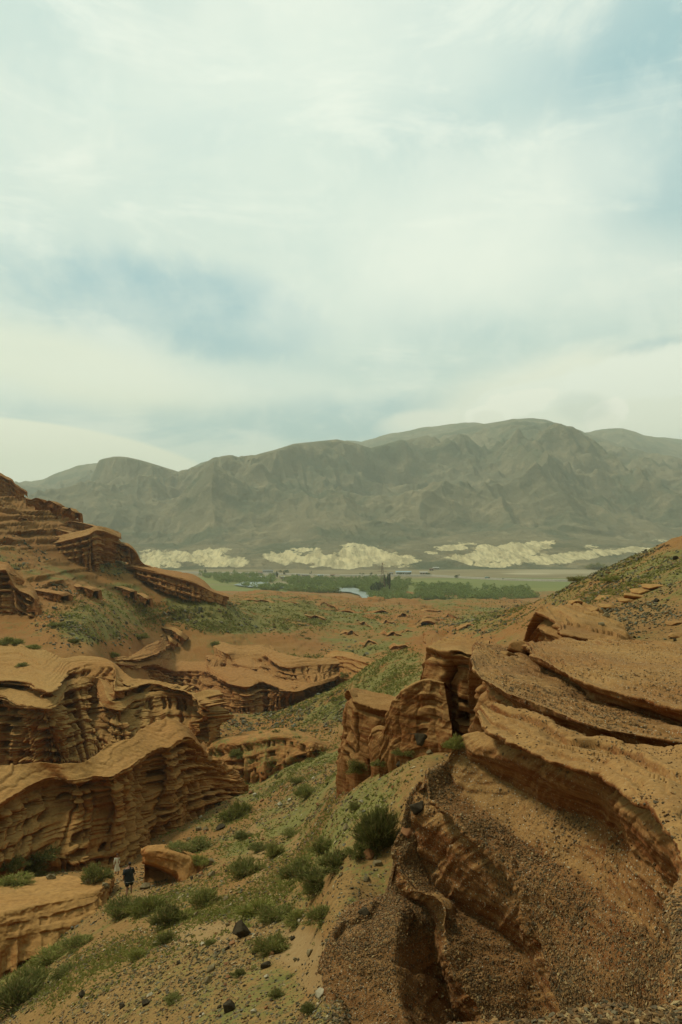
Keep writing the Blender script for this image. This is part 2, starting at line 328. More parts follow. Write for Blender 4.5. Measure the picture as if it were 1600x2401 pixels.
VEGB = [(640,1440,330,42,.95),(900,1412,260,14,.6),(860,1480,120,50,.6),(720,1620,230,70,.75),(880,1560,130,50,.7),(560,1720,110,40,.4),(700,1900,260,170,.46),(760,1770,130,40,.6),(1500,1330,170,45,.75),(1330,1385,110,30,.5),(1130,1450,60,40,.7),(1090,1420,100,18,.5),
        (130,1350,90,25,.5),(220,1455,90,50,.7),(290,1400,110,30,.45),(265,1335,45,22,.8),(60,1470,90,30,.2),(480,2130,200,60,.42),(480,2320,300,100,.26),(100,2280,120,80,.35),(1380,1510,60,20,.3),(1550,1400,70,40,.35),(1330,1500,200,30,.3),(60,2010,110,30,.6),(540,1500,60,40,.3),(20,1300,60,40,.5),(950,1420,300,14,.35)]
CLFB = [(110,1215,230,75,1.0),(200,1320,240,60,.45),(60,1400,160,60,.5),(430,1430,120,30,.35),(760,1405,260,22,.45),(880,1440,160,42,.7),(960,1480,90,45,.9),(690,1510,200,35,.4),(620,1745,110,45,.8),(1480,1430,170,45,.5),(1150,1480,90,50,.15),(520,1800,70,70,.4),(560,1760,60,40,.4),(130,1110,160,60,.6)]
def blobs(B, u, v, base=0.0):
    s = np.full(u.shape, base)
    for (bu, bv, ru, rv, a) in B:
        r = np.sqrt(((u - bu) / ru) ** 2 + ((v - bv) / rv) ** 2); s = np.maximum(s, a * sm(-r, -1.35, -.65))
    return s
NU, NV = 980, 1000
us = np.concatenate([np.linspace(-2400, -140, 70)[:-1], np.linspace(-140, 1740, NU - 140), np.linspace(1740, 3800, 73)[1:]]); NU = len(us)
ls = np.linspace(math.log(7.0), math.log(1240), NV); ds = np.exp(ls)
keys = sorted(TAB)
colsv = []
for k in keys:
    a = np.array(TAB[k], float); q = np.interp(ls, np.log(a[:, 0]), a[:, 1]); colsv.append(gauss(q, 7, 0))
colsv = np.array(colsv)                                    # K x NV
def catmull(x, xs, ys):
    x = np.clip(x, xs[0], xs[-1]); i = np.clip(np.searchsorted(xs, x) - 1, 0, len(xs) - 2)
    i0, i1, i2, i3 = np.maximum(i - 1, 0), i, i + 1, np.minimum(i + 2, len(xs) - 1)
    h = (xs[i2] - xs[i1]); t = (x - xs[i1]) / h
    m1 = (ys[i2] - ys[i0]) / (xs[i2] - xs[i0])[:, None] * h[:, None]; m2 = (ys[i3] - ys[i1]) / (xs[i3] - xs[i1])[:, None] * h[:, None]
    t = t[:, None]
    return (2*t**3 - 3*t**2 + 1) * ys[i1] + (t**3 - 2*t**2 + t) * m1 + (-2*t**3 + 3*t**2) * ys[i2] + (t**3 - t**2) * m2
VV = catmull(us, np.array(keys, float), colsv)             # NU x NV rows of the photo
VV = gauss(VV, 3, 0)
Pt = W(us[:, None], VV, np.broadcast_to(ds[None], VV.shape)).transpose(1, 0, 2).copy()   # NV x NU x 3
uu = np.broadcast_to(us[None], (NV, NU)); vv = VV.T
dd = Pt[..., 1]
amp = np.clip(dd / 60, .15, 1) * sm(-dd, -1150, -800)
Q = Pt.copy(); Q[..., 2] *= .5
zn = amp * (1.1 * fbm(Q, 34, 3, seed=1) + .45 * fbm(Q, 9, 3, seed=4)) + .10 * fbm(Q, 2.2, 3, seed=8) * np.clip(dd / 30, .3, 1)
# rills running down the slopes
gx = np.gradient(Pt[..., 2], axis=1) / np.maximum(np.gradient(Pt[..., 0], axis=1), 1e-3)
rid = ridged(np.stack([Pt[..., 0] + .35 * Pt[..., 1], Pt[..., 1] * .25, Pt[..., 2] * .1], -1), 11, 3, seed=21)
zn -= amp * .7 * (rid - .45) * sm(dd, 60, 160)
zn += sm(dd, 280, 420) * sm(-dd, -900, -620) * (3.4 * fbm(Pt, 75, 4, .55, seed=15) + 3.2 * (ridged(np.stack([Pt[..., 0] + .2 * Pt[..., 1], Pt[..., 1] * .35, Pt[..., 2] * 0], -1), 42, 3, seed=27) - .5))
zn += sm(dd, 50, 140) * sm(-dd, -1000, -600) * (.42 * fbm(Q, 4.2, 4, .6, seed=12) + .5 * (ridged(np.stack([Pt[..., 0] + .3 * Pt[..., 1], Pt[..., 1] * .3, Pt[..., 2] * .1], -1), 4.5, 3, seed=25) - .5))
Pt[..., 2] += zn
clf = blobs(CLFB, uu, vv)
veg = blobs(VEGB, uu + 60 * fbm(Pt, 25, 4, seed=61) * (40 / (dd + 40)) * 3, vv + 26 * fbm(Pt, 22, 4, seed=66), .14)
veg = (veg + .19) * (.85 + .7 * fbm(Pt, 14, 4, seed=71) + .5 * fbm(Pt, 2.5, 3, seed=72)) 
clf *= sm(fbm(Pt, 30, 3, seed=33), -.55, .15)
# outward direction of the slope, horizontally
Ps = gauss(gauss(Pt, 6, 0), 6, 1)
e1 = np.gradient(Ps, axis=0); e2 = np.gradient(Ps, axis=1); nn = np.cross(e2, e1); nn /= np.linalg.norm(nn, axis=-1, keepdims=True) + 1e-9
nn *= np.sign(nn[..., 2:3] + 1e-9)
out = nn.copy(); out[..., 2] = 0; steep = np.linalg.norm(out, axis=-1); out /= steep[..., None] + .12
sc = np.clip(dd / 170, .25, 1.6)
hh = -Pt[..., 2] + .04 * Pt[..., 0]; ss = Pt[..., 0] * 1.0 + .5 * Pt[..., 1]
big, _, _ = strata(hh, ss, 3.6, 2); sml, _, _ = strata(hh, ss, 1.25, 6)
Pt += out * (clf * sc * (5.0 * (big - .25) + 1.6 * (sml - .3)))[..., None]
Pt[..., 2] += clf * sc * (.35 * fbm(Pt, 5, 3, seed=51) + 2.6 * (big - .3) * (1 - sm(steep, .25, .6)) + .9 * (sml - .3))
gra = np.clip(1 - dd / 60, 0, 1) * .8
BARE = np.clip(blobs([(480,2190,75,34,1),(700,2235,70,42,1),(612,2030,16,75,.8),(600,1960,14,50,.6),(760,2300,60,34,.8),(690,1990,14,60,.5),(560,2120,60,16,.5),(330,2110,26,20,.6)], uu + 22 * fbm(Pt, 3, 3, seed=141), vv + 14 * fbm(Pt, 3, 3, seed=142)), 0, 1)
veg = veg * (1 - .8 * BARE)
me = mesh_np("canyon_ground", Pt, grid_faces(NV, NU)[:, ::-1], 4, M_SOIL, {'veg': (veg * (1 - .75 * sm(clf, .2, .7))).ravel(), 'grav': gra.ravel(), 'bare': BARE.ravel(), 'tint': (sm(dd, 75, 190) * (.75 + .6 * fbm(Pt, 30, 3, seed=77))).ravel()})
ground = tag(link("ground", me), kind='structure')

# ------------------------------------------------------------------ lofted rock faces
def spline_cols(G, ns, par):
    """G: K x 3 points at parameters par -> ns points"""
    t = np.linspace(0, 1, ns); return catmull(t, par, G)
LOFTS = []
def loft(name, guides, bands, ns, nts, label, cat, mat, wallamp=1.0, lam=1.6, cap=(.5, .6), slots=.5, endl=None, endr=None, smooth_rows=1.0, rough=1.0, top_grav=.0, wall_grav=0.0, veg=.0, drop_back=3.0, drop_foot=2.0, capband=None, seed=0, fine=1.0, topamp=1.0, kind=None, batt=.8, battl=5.0, stw=1.0, gravs=None, steps=1.0):
    """guides: list of K-point rows from the back of the top down to the foot. bands: 'top' or 'wall' per gap"""
    G = [np.asarray(g, float) for g in guides]
    if endl is not None: G = [np.vstack([g[:1] + np.array(endl), g]) for g in G]
    if endr is not None: G = [np.vstack([g, g[-1:] + np.array(endr)]) for g in G]
    G = [G[0] + np.array([0, drop_back * .3, -drop_back])] + G + [G[-1] - np.array([0, .2, drop_foot])]
    bands = ['top'] + list(bands) + ['wall']; nts = [4] + list(nts) + [6]
    Gm = sum(G) / len(G); par = np.concatenate([[0], np.cumsum(np.maximum(np.linalg.norm(np.diff(Gm, axis=0), axis=1), 1e-3))]); par /= par[-1]
    C = [spline_cols(g, ns, par) for g in G]
    rows, wl, hb, gb = [], [], [], []
    gravs = [0] + list(gravs if gravs else [top_grav if b == 'top' else wall_grav for b in bands[1:-1]]) + [0]
    first_wall = {}
    topref = None
    for i in range(len(C) - 1):
        n = nts[i]
        if bands[i] == 'wall' and (i == 0 or bands[i - 1] == 'top'):
            topref = C[i]
            if 'rimref' not in locals(): rimref = C[i]
        for j in range(n if i < len(C) - 2 else n + 1):
            t = j / n; rows.append(C[i] * (1 - t) + C[i + 1] * t)
            wl.append(1.0 if bands[i] == 'wall' else 0.0); gb.append(gravs[i])
            hb.append(topref[:, 2] if topref is not None else C[1][:, 2] * 0 + 1e3)
    P = np.array(rows); wl = np.array(wl)[:, None] * np.ones(ns)[None]; hb = np.array(hb)
    P = gauss(P, smooth_rows, 0); wl = gauss(wl, 1.2, 0)
    h = np.where(hb > 500, -1.0, hb - P[..., 2])
    s = np.concatenate([[0], np.cumsum(np.linalg.norm(np.diff(gauss(C[min(2, len(C) - 1)], 2, 0), axis=0), axis=1))])[None] * np.ones(len(P))[:, None] + seed * 13.7
    e1 = np.gradient(P, axis=0); e2 = np.gradient(P, axis=1); nn = np.cross(e1, e2); nn /= np.linalg.norm(nn, axis=-1, keepdims=True) + 1e-9
    # orient: outward = towards the viewer / up
    if (nn[..., 2] * (1 - wl)).sum() + (-nn[..., 1] * wl).sum() < 0: nn = -nn
    nn = gauss(gauss(nn, 2.5, 0), 3, 1); nn /= np.linalg.norm(nn, axis=-1, keepdims=True) + 1e-9
    hn = nn.copy(); hn[..., 2] *= .25
    A = wallamp
    sw = s + .35 * lam * fbm(P, 1.1 * lam, 3, seed=seed + 80)
    hw = h + .16 * lam * fbm(P, 1.6 * lam, 3, seed=seed + 81)
    st1, f1, t1 = strata(hw, sw, lam, 1 + seed); st2, f2, t2 = strata(hw, sw, lam * .34, 4 + seed)
    batts = (ridged(np.stack([s, h * .25, s * 0], -1), battl, 3, seed + 9) - .5) * batt * sm(h, .1, lam * 2.5)
    c = vn(sw / (.62 * lam), h / (4.0 * lam), 0, seed + 14); c2 = vn(sw / (.30 * lam), h / (1.6 * lam), 0, seed + 15)
    slot = sm(.62 * c + .38 * c2, .46, .62) * sm(f1, t1, t1 + .15) * (1 - sm(f1, .82, 1.0)) * sm(vn(s / (6 * lam), h / (2 * lam), 0, seed + 17), .25, .45)
    fl = 1 - np.abs(vn(sw / (1.0 * lam), h / (9 * lam), 0, seed + 18) * 2 - 1); flute = fl ** 5
    fl2 = (1 - np.abs(vn(sw / (2.3 * lam), h / (14 * lam), 0, seed + 19) * 2 - 1)) ** 7
    edge = vn(s / (2.6 * lam), 0, 0, seed + 41) - .5
    capd = -cap[1] * np.exp(-((h - cap[0] * 1.9) / (cap[0] * 1.0)) ** 2) * (.5 + 1.0 * vn(s / (3 * lam), 0, 0, seed + 40)) + .12 * cap[1] * np.exp(-((h - cap[0] * .4) / (cap[0] * .5)) ** 2)
    capd = capd + np.exp(-(h / (lam * .9)) ** 2) * fine * (.35 * edge + .22 * (vn(s / (.7 * lam), 0, 0, seed + 42) - .5) + .12 * (vn(s / (.25 * lam), 0, 0, seed + 43) - .5))
    deep = sm(h, cap[0], cap[0] + lam)
    wallf = wl * sm(h, -.02, cap[0] * .8)
    D = wallf * (A * stw * (.62 * lam * .72 * (st1 - .4) + .55 * lam * .34 * (st2 - .4)) - slots * lam * .80 * slot * A - slots * lam * .55 * A * deep * (flute + 1.5 * fl2) + batts) + wl * capd
    D = D + rough * fine * (.16 * fbm(P, 1.7 * fine, 4, .55, seed=seed + 60) + .05 * ridged(P, .5 * fine, 3, seed=seed + 61)) * (.45 + .55 * wl)
    D = D + np.exp(-(h / (.5 * fine)) ** 2) * wl * fine * .22 * fbm(P, .8 * fine, 4, .6, seed=seed + 95)
    P2 = P + hn * D[..., None]
    tz = (1 - wl) * topamp * fine * (.20 * fbm(P, 3.5 * fine, 5, .55, seed=seed + 70) + .09 * (ridged(P * np.array([1, 2.5, 1]), 1.2 * fine, 3, seed=seed + 71) - .5))
    P2[..., 2] += tz
    db = np.sqrt(((P[..., :2] - rimref[None, :, :2]) ** 2).sum(-1))
    sp3, _, _ = strata(-db * .55 + .9 * fine * fbm(P, 3.0 * fine, 4, .55, seed=seed + 75), s * .6, 1.15 * fine, seed + 8, thick=.35)
    P2[..., 2] += (1 - wl) * steps * .34 * fine * (sp3 - .35) * sm(db, .1, 1.2 * fine)
    g = gauss(np.array(gb, float)[:, None] * np.ones(ns)[None], 5, 0) * (1 + .5 * fbm(P, 2.2, 3, seed=seed + 90))
    V, c0 = rebase(P2)
    me = mesh_np(name, V, grid_faces(*P2.shape[:2]), 4, mat, {'grav': g.ravel(), 'veg': np.full(g.size, veg)})
    o = link(name, me); o.location = c0
    if kind: tag(o, kind=kind)
    else: tag(o, label, cat)
    LOFTS.append((o, P2, wl, g))
    return o, P2, wl
def gu(pts): a = np.array(pts, float); return W(a[:, 0], a[:, 1], a[:, 2])
def gz(pts, z):
    a = np.array(pts, float); zz = a[:, 2] if a.shape[1] > 2 else np.full(len(a), z); return W(a[:, 0], a[:, 1], dz(a[:, 1], zz))

# foreground outcrop
fg_back = gu([(1122,1666,17.6),(1170,1655,17.9),(1260,1675,17),(1360,1708,16),(1460,1725,15),(1600,1738,14),(1720,1760,12.5),(1850,1800,11)])
fg_rim = gu([(1116,1676,17.2),(1150,1712,15.9),(1250,1758,14.3),(1350,1795,12.8),(1425,1817,12),(1500,1885,10),(1580,1975,8.3),(1680,2080,7)])
fg_wm = gu([(1085,1725,17.5),(1110,1780,17.0),(1215,1850,16.1),(1322,1895,14.9),(1412,1925,13.9),(1492,1985,12.3),(1572,2070,10.7),(1665,2165,9.4)])
fg_wf = gu([(1052,1775,17.1),(1068,1840,16.7),(1175,1940,15.4),(1285,2012,14.2),(1388,2075,13.1),(1480,2145,11.9),(1560,2225,10.6),(1650,2300,9.6)])
fg_e1 = gu([(1000,1800,16.9),(1010,1870,16.2),(1075,1920,15.5),(1150,2000,14.7),(1225,2080,14.0),(1258,2190,13.5),(1290,2320,12.9),(1360,2450,12.2)])
fg_f1 = gu([(985,1835,17.4),(965,1930,17.3),(1000,2030,17.0),(1060,2110,16.4),(1155,2165,15.7),(1240,2235,15.0),(1275,2350,14.3),(1330,2480,13.5)])
fg_e2 = gu([(955,1880,17.5),(938,1990,17.2),(965,2065,16.5),(1035,2110,15.6),(1045,2190,15.2),(1080,2290,14.7),(1130,2380,14.2),(1190,2490,13.6)])
fg_f2 = gu([(950,1905,17.8),(928,2030,17.8),(950,2098,17.5),(1010,2130,16.9),(1020,2240,16.6),(1050,2340,16.2),(1090,2420,15.7),(1145,2520,15.0)])
fg_dm = gu([(945,1930,17.8),(918,2062,18),(915,2103,17.7),(950,2108,17.2),(930,2190,16.2),(930,2290,15.4),(950,2390,14.6),(985,2500,13.8)])
fg_de = gu([(940,1945,18),(912,2075,18.3),(880,2106,18.4),(810,2138,17.9),(768,2195,17),(754,2270,16.2),(758,2350,15.4),(776,2450,14.6)])
fg_df = fg_de + np.array([.5, .5, -3.5])
loft("rock_outcrop", [fg_back, fg_rim, fg_wm, fg_wf, fg_e1, fg_f1, fg_e2, fg_f2, fg_dm, fg_de, fg_df],
     ['top', 'wall', 'wall', 'top', 'wall', 'top', 'wall', 'top', 'top', 'wall'], 640, [70, 70, 70, 90, 70, 60, 45, 40, 60, 50],
     "huge pebbly outcrop with pale overhanging cap, hollow dark face and gravel lobes, nearest the viewer", "rock outcrop", M_NEAR,
     wallamp=.8, lam=.6, stw=.18, cap=(.16, .34), slots=.10, endl=(.3, 1.8, -2.5), fine=.6, rough=1.5, top_grav=.95, wall_grav=.55, gravs=[.10, .10, .45, 1, .40, .9, .3, .8, 1, .6], seed=2, batt=.3, battl=2.2, smooth_rows=2.2, topamp=1.1)
# second slab
s2_back = gu([(1112,1512,33),(1205,1522,32),(1275,1560,28.6),(1345,1600,25),(1430,1637,22.9),(1520,1670,21),(1650,1702,19.5),(1820,1735,18)])
s2_rim = gu([(1104,1546,28.5),(1114,1577,25),(1160,1607,22.5),(1240,1645,20),(1340,1680,18),(1440,1712,16.5),(1570,1732,15.5),(1740,1755,15)])
s2_ft = s2_rim + np.array([.25, .35, -3.0])
loft("rock_slab", [s2_back, s2_rim, s2_ft], ['top', 'wall'], 420, [110, 70],
     "broad gravel covered slab with fluted dark flank, just behind the near pale cap", "rock slab", M_NEAR,
     wallamp=.8, lam=1.0, cap=(.34, .46), slots=.7, endl=(.3, 2.5, -2.5), fine=.6, top_grav=.50, wall_grav=.1, seed=3, batt=.4, battl=1.6, stw=.5)
s3_back = gu([(1240,1508,34),(1290,1503,36),(1380,1503,36),(1450,1505,35),(1530,1507,34),(1620,1508,33),(1800,1515,30)])
s3_rim = gu([(1230,1514,30.5),(1252,1535,27),(1320,1572,23.5),(1400,1607,21),(1500,1637,19.5),(1620,1668,18),(1790,1690,16.5)])
s3_ft = s3_rim + np.array([.25, .5, -1.2])
loft("rock_slab", [s3_back, s3_rim, s3_ft], ['top', 'wall'], 380, [110, 40],
     "upper pale slab with smooth rounded edge and dark gravel band, resting above the broad gravel slab", "rock slab", M_NEAR,
     wallamp=.5, lam=.6, cap=(.28, .45), slots=.2, endl=(0, 2, -1.5), fine=.6, top_grav=.30, wall_grav=.1, seed=4, batt=.2, battl=2)
s4_back = gu([(1262,1431,47),(1310,1420,50),(1350,1415,52),(1400,1428,50),(1430,1445,48),(1460,1465,46),(1480,1490,42)])
s4_rim = gu([(1256,1435,45),(1290,1450,42.5),(1312,1470,40),(1318,1484,38),(1370,1495,37.5),(1420,1502,37),(1460,1514,36)])
s4_ft = s4_rim + np.array([[0.2, .4, -2.2]] * 3 + [[.1, .2, -.9]] * 4)
loft("rock_ledge", [s4_back, s4_rim, s4_ft], ['top', 'wall'], 220, [60, 50],
     "jutting brown ledge with a beak shaped overhang, behind the upper pale slab", "rock ledge", M_NEAR,
     wallamp=.8, lam=.8, cap=(.22, .6), slots=.3, endl=(-.2, 3, -2.5), fine=.9, top_grav=.1, seed=5, batt=.4, battl=2, endr=(1, .5, -.8))
# pillars
p_back = gu([(1016,1505,34.5),(1045,1492,36),(1080,1492,36.5),(1110,1495,36),(1150,1500,35)])
p_rim = gu([(1006,1517,32.6),(1040,1524,31.6),(1075,1524,31),(1098,1533,30.5),(1135,1528,30)])
p_mid = gu([(985,1585,32.3),(1015,1600,31.2),(1050,1605,30.8),(1090,1612,30.4),(1125,1600,30)])
p_ft = gu([(960,1740,31.8),(1005,1745,30.6),(1040,1740,30.2),(1085,1722,29.8),(1115,1705,29.5)])
loft("rock_pillar", [p_back, p_rim, p_mid, p_ft], ['top', 'wall', 'wall'], 260, [40, 60, 110],
     "tall fluted red pillar under a thin flat cap, left of the gravel slabs", "rock pillar", M_NEAR,
     wallamp=1.0, lam=.7, stw=.3, cap=(.16, .35), slots=1.3, endl=(-.2, 3, -3), fine=.7, seed=6, batt=.5, battl=1.1)
q_rim = gu([(897,1715,31.6),(912,1660,31.4),(935,1625,31.2),(965,1603,31),(1000,1590,30.9),(1040,1598,30.7)])
q_back = q_rim + np.array([[.5, 1.2, -.6]] * 6)
q_ft = gu([(884,1778,31.2),(905,1776,30.8),(935,1770,30.4),(965,1765,30.1),(1010,1755,29.7),(1060,1735,29.3)])
loft("rock_fin", [q_back, q_rim, q_ft], ['top', 'wall'], 220, [16, 130],
     "rounded red rock fin with smooth weathered face, leaning against the fluted pillar", "rock fin", M_NEAR,
     wallamp=.7, lam=.5, stw=.22, cap=(.3, .0), slots=.35, endl=(.3, 2, -.5), fine=.8, rough=1.6, seed=7, batt=.15, battl=1.5, smooth_rows=3)
r_back = gu([(826,1613,38.5),(850,1611,39),(880,1615,38.7),(925,1622,38),(960,1632,37)])
r_rim = gu([(820,1618,37.5),(830,1640,36.8),(868,1655,36.3),(908,1665,35.8),(945,1668,35.4)])
r_ft = gu([(800,1780,36.9),(818,1792,35.8),(862,1790,35.3),(905,1775,34.9),(945,1760,34.6)])
loft("rock_block", [r_back, r_rim, r_ft], ['top', 'wall'], 200, [30, 110],
     "leftmost upright block of red rock with pale sloping top, left of the rounded fin", "rock block", M_NEAR,
     wallamp=.8, lam=.6, stw=.28, cap=(.16, .3), slots=.8, endl=(-.2, 3, -1), fine=.8, seed=8, batt=.4, battl=1.6)
k_rim = gu([(868,1725,34.3),(872,1710,34.2),(886,1702,34.1),(900,1704,34.0),(912,1715,33.9)])
k_ft = gu([(872,1790,34.1),(880,1792,33.7),(890,1792,33.5),(903,1788,33.4),(915,1780,33.4)])
loft("rock_block", [k_rim + np.array([.1, .9, -.1]), k_rim, (k_rim + k_ft) / 2 + np.array([-.12, -.15, 0.1]), k_ft], ['top', 'wall', 'wall'], 70, [10, 24, 24],
     "small pale rounded block wedged between the leftmost block and the rounded fin", "rock block", M_NEAR, wallamp=.3, lam=.6, cap=(.3, .0), slots=.1, fine=.7, seed=9, batt=.1, smooth_rows=3, endl=(.1, .8, -.3))
# right hand near wall and near ledge
n_rim = gu([(1608,1972,7.7),(1574,2050,7.1),(1553,2112,6.6),(1560,2200,6.0),(1573,2290,5.4),(1600,2375,4.9),(1640,2470,4.4)])
n_back = n_rim + np.array([1.6, -.1, .35]); n_ft = n_rim + np.array([.35, .7, -2.2])
loft("rock_shoulder", [n_back, n_rim, n_ft], ['top', 'wall'], 240, [60, 60],
     "rough sunlit shoulder of conglomerate closing the hollow face at its near side", "rock shoulder", M_NEAR,
     wallamp=.3, lam=.5, cap=(.25, .1), slots=.1, fine=.3, rough=1.5, top_grav=.7, wall_grav=.7, seed=10, batt=.3, battl=.9, smooth_rows=4)
l_rim = gu([(990,2450,4.3),(1050,2404,4.2),(1150,2394,4.1),(1270,2398,4.0),(1330,2376,4.0),(1420,2352,4.0),(1500,2362,3.9),(1600,2350,3.9),(1740,2335,3.9)])
l_back = gu([(990,2900,2.7),(1050,2850,2.7),(1150,2850,2.7),(1270,2850,2.7),(1330,2850,2.7),(1420,2850,2.7),(1500,2850,2.7),(1600,2850,2.7),(1740,2850,2.7)])
l_ft = l_rim + np.array([.1, .25, -1.6])
loft("gravel_ledge", [l_back, l_rim, l_ft], ['top', 'wall'], 260, [60, 30],
     "crumbling edge of loose pebbles directly at the viewer's feet", "ledge", M_NEAR, wallamp=.3, lam=.5, cap=(.2, .1), slots=.1, fine=.3, rough=1.5, top_grav=1, wall_grav=.9, seed=11, batt=.15, battl=.6, drop_back=.5)
# bank on the left
loft("earth_bank", [gu([(-150,2070,56),(0,2055,57),(90,2045,58),(160,2048,58),(210,2052,57),(225,2044,58),(230,2034,60)]),
     gu([(-150,2170,47),(0,2140,48.5),(90,2118,50),(165,2105,51),(232,2092,52),(252,2066,54),(250,2046,57)]),
     gu([(-150,2380,43.5),(0,2300,45.5),(90,2250,47),(175,2210,48.5),(236,2180,50),(256,2140,52),(256,2090,55)])], ['top', 'wall'], 260, [50, 110],
     "eroded pinkish earth bank with bumpy face and dusty flat top, lower left", "earth bank", M_CLIFF,
     wallamp=.8, lam=.9, stw=.07, steps=.2, cap=(.5, .0), slots=.6, fine=1.2, rough=3.2, seed=12, batt=1.5, battl=1.1, smooth_rows=3, veg=.12)
# arch rock near the people
loft("arched_rock", [gu([(338,1988,57),(352,1978,57.4),(382,1972,58),(420,1980,59),(455,1996,59.5),(505,2012,58.5)]),
     gu([(330,2000,53.5),(345,1993,52.6),(382,1992,52.2),(415,1998,52.2),(455,2012,53),(500,2024,55.5)]),
     gu([(332,2022,53.3),(348,2024,52.4),(385,2038,51.8),(412,2052,51.5),(440,2068,51),(478,2068,51.8)]),
     gu([(338,2026,55.5),(352,2030,56),(385,2045,56),(410,2062,54),(430,2095,50.2),(468,2105,49.5)]),
     gu([(338,2078,54.5),(352,2085,54.5),(385,2095,53.5),(402,2115,51),(425,2140,48),(465,2145,47.5)])],
     ['top', 'wall', 'wall', 'wall'], 170, [26, 30, 26, 50],
     "rounded overhanging boulder forming a dark hollow like an arch, right of the two people", "arched rock", M_CLIFF,
     wallamp=.25, lam=1.0, cap=(.5, .0), slots=.15, fine=1.0, rough=1.6, seed=13, batt=.2, smooth_rows=3.2, endl=(.2, 1.5, -.5), endr=(1.5, 1.5, -1.5))
# front left ridge
Z1 = 22.0
a_r = [(-90,1930),(0,1880),(92,1830),(130,1820),(172,1828),(222,1817),(262,1819),(306,1793),(344,1769),(375,1752),(398,1752),(438,1727),(462,1742,-23.5),(484,1766,-26),(486,1752,-27)]
a_b = [(-90,1800),(0,1792),(50,1792),(96,1786),(150,1788),(199,1782),(235,1757),(265,1741),(306,1731),(333,1708),(363,1692),(404,1684),(440,1704,-22.5),(468,1742,-25.5),(478,1742,-27)]
a_f = [(-90,2070,62),(0,2022,64),(60,2012,66),(120,2005,68),(175,2020,69),(225,2035,70),(268,2045,70.5),(305,2040,71.5),(335,2010,74.5),(368,1976,78),(400,1960,80),(470,1935,84),(540,1890,93),(590,1843,102),(575,1820,108)]
ax = lambda L, z: [(p[0], p[1], p[2] if len(p) > 2 else z) for p in L]
a_rw = gz(ax(a_r, -Z1), 0)
a_m = gu([(p[0], p[1], p[2]) for p in a_f]); wgt = np.array([.5] * 8 + [.5, .55, .55, .5, .45, .42, .4])[:, None]
a_mid = a_rw * wgt + a_m * (1 - wgt); a_mid[:, 1] += np.array([2.0] * 8 + [1.5, 1.0, .6, .5, .6, .8, 0])
loft("sandstone_ridge", [gz(ax(a_b, -20.9), 0), a_rw, a_mid, a_m], ['top', 'wall', 'wall'], 560, [70, 130, 130],
     "nearest long sandstone ridge with pale rounded crest and honeycombed ledges, above the two people", "rock ridge", M_CLIFF,
     wallamp=1.6, lam=.98, steps=.45, cap=(.42, .80), slots=1.1, seed=14, batt=.9, battl=5, fine=1.3, endl=(-4, 2, -1), drop_back=8)
# middle left cliffs
b_b = [(-100,1510),(0,1506),(50,1508),(90,1515,-21),(120,1528,-21.5),(150,1540,-22),(190,1536,-22.5),(250,1545,-23.5),(300,1580,-24.8),(325,1588,-25),(352,1592,-25.2),(400,1604,-25.8),(448,1619,-26.4),(474,1645,-28)]
b_A = [(-100,1600),(0,1596),(61,1599),(116,1622),(147,1596),(165,1572),(215,1558),(268,1564,-22.6),(272,1618,-24.4),(306,1612,-24.6),(352,1601,-24.8),(400,1612,-25.0),(452,1628,-25.4),(470,1655,-26)]
b_fA = [(-100,1618),(0,1612),(48,1620),(102,1640),(150,1618),(162,1596),(203,1588),(236,1592,-24),(258,1640,-25.6),(290,1642,-26),(325,1624,-26),(392,1622,-26),(453,1636,-26.6),(472,1665,-27)]
b_B = [(-100,1635),(0,1631),(43,1652),(102,1660),(136,1650),(157,1613),(203,1602),(222,1606,-25),(242,1655,-26.6),(288,1661,-26.8),(319,1640,-26.6),(392,1631,-26.6),(455,1641,-27),(474,1674,-27.5)]
b_F = [(-100,1810),(0,1800),(55,1800),(105,1805),(150,1805),(190,1805),(235,1800),(255,1800),(275,1795),(305,1790),(335,1790),(400,1788),(462,1780),(480,1776)]
loft("sandstone_cliff", [gz(ax(b_b, -20.5), 0), gz(ax(b_A, -22.4), 0), gz(ax(b_fA, -23.6), 0), gz(ax(b_B, -24.2), 0), gz(ax(b_F, -33.5), 0)],
     ['top', 'wall', 'top', 'wall'], 560, [60, 36, 30, 190],
     "broad two tiered sandstone cliff with deep vertical flutes, directly behind the nearest ridge", "cliff", M_CLIFF,
     wallamp=2.1, lam=1.35, steps=.5, cap=(.5, 1.3), slots=1.2, seed=15, batt=2.6, battl=9, fine=1.8, endl=(-6, 2, -2), endr=(2, 6, -3), drop_back=10)
# back cliffs
c_b = [(258,1542,-29.8),(310,1532,-31.5),(370,1500,-32.5),(405,1490),(480,1490),(515,1502),(552,1512),(590,1512),(622,1517),(655,1527),(692,1537),(732,1542),(790,1537),(850,1543)]
c_U = [(262,1549,-29.7),(320,1546,-31.8),(372,1530,-33.8),(414,1505),(480,1502),(502,1516),(532,1531),(567,1527),(615,1533),(640,1551),(676,1562),(722,1557),(776,1556),(850,1553)]
c_fU = [(264,1553,-29.9),(318,1553,-32.8),(362,1546,-35.6),(412,1545),(478,1545),(490,1561),(535,1562),(580,1571),(612,1576),(650,1590),(690,1596),(730,1598),(776,1590),(850,1563)]
c_L = [(267,1558,-30.2),(318,1563,-33.2),(369,1557,-36.4),(407,1573),(470,1572),(497,1582),(541,1603),(583,1609),(611,1598),(641,1608),(690,1621),(732,1610),(776,1598),(850,1568)]
c_F = [(272,1606,-34.8),(316,1616,-39),(380,1628,-44.5),(405,1632),(442,1645),(492,1655),(545,1668),(588,1668),(618,1664),(652,1662),(692,1652),(738,1642),(782,1622),(850,1590)]
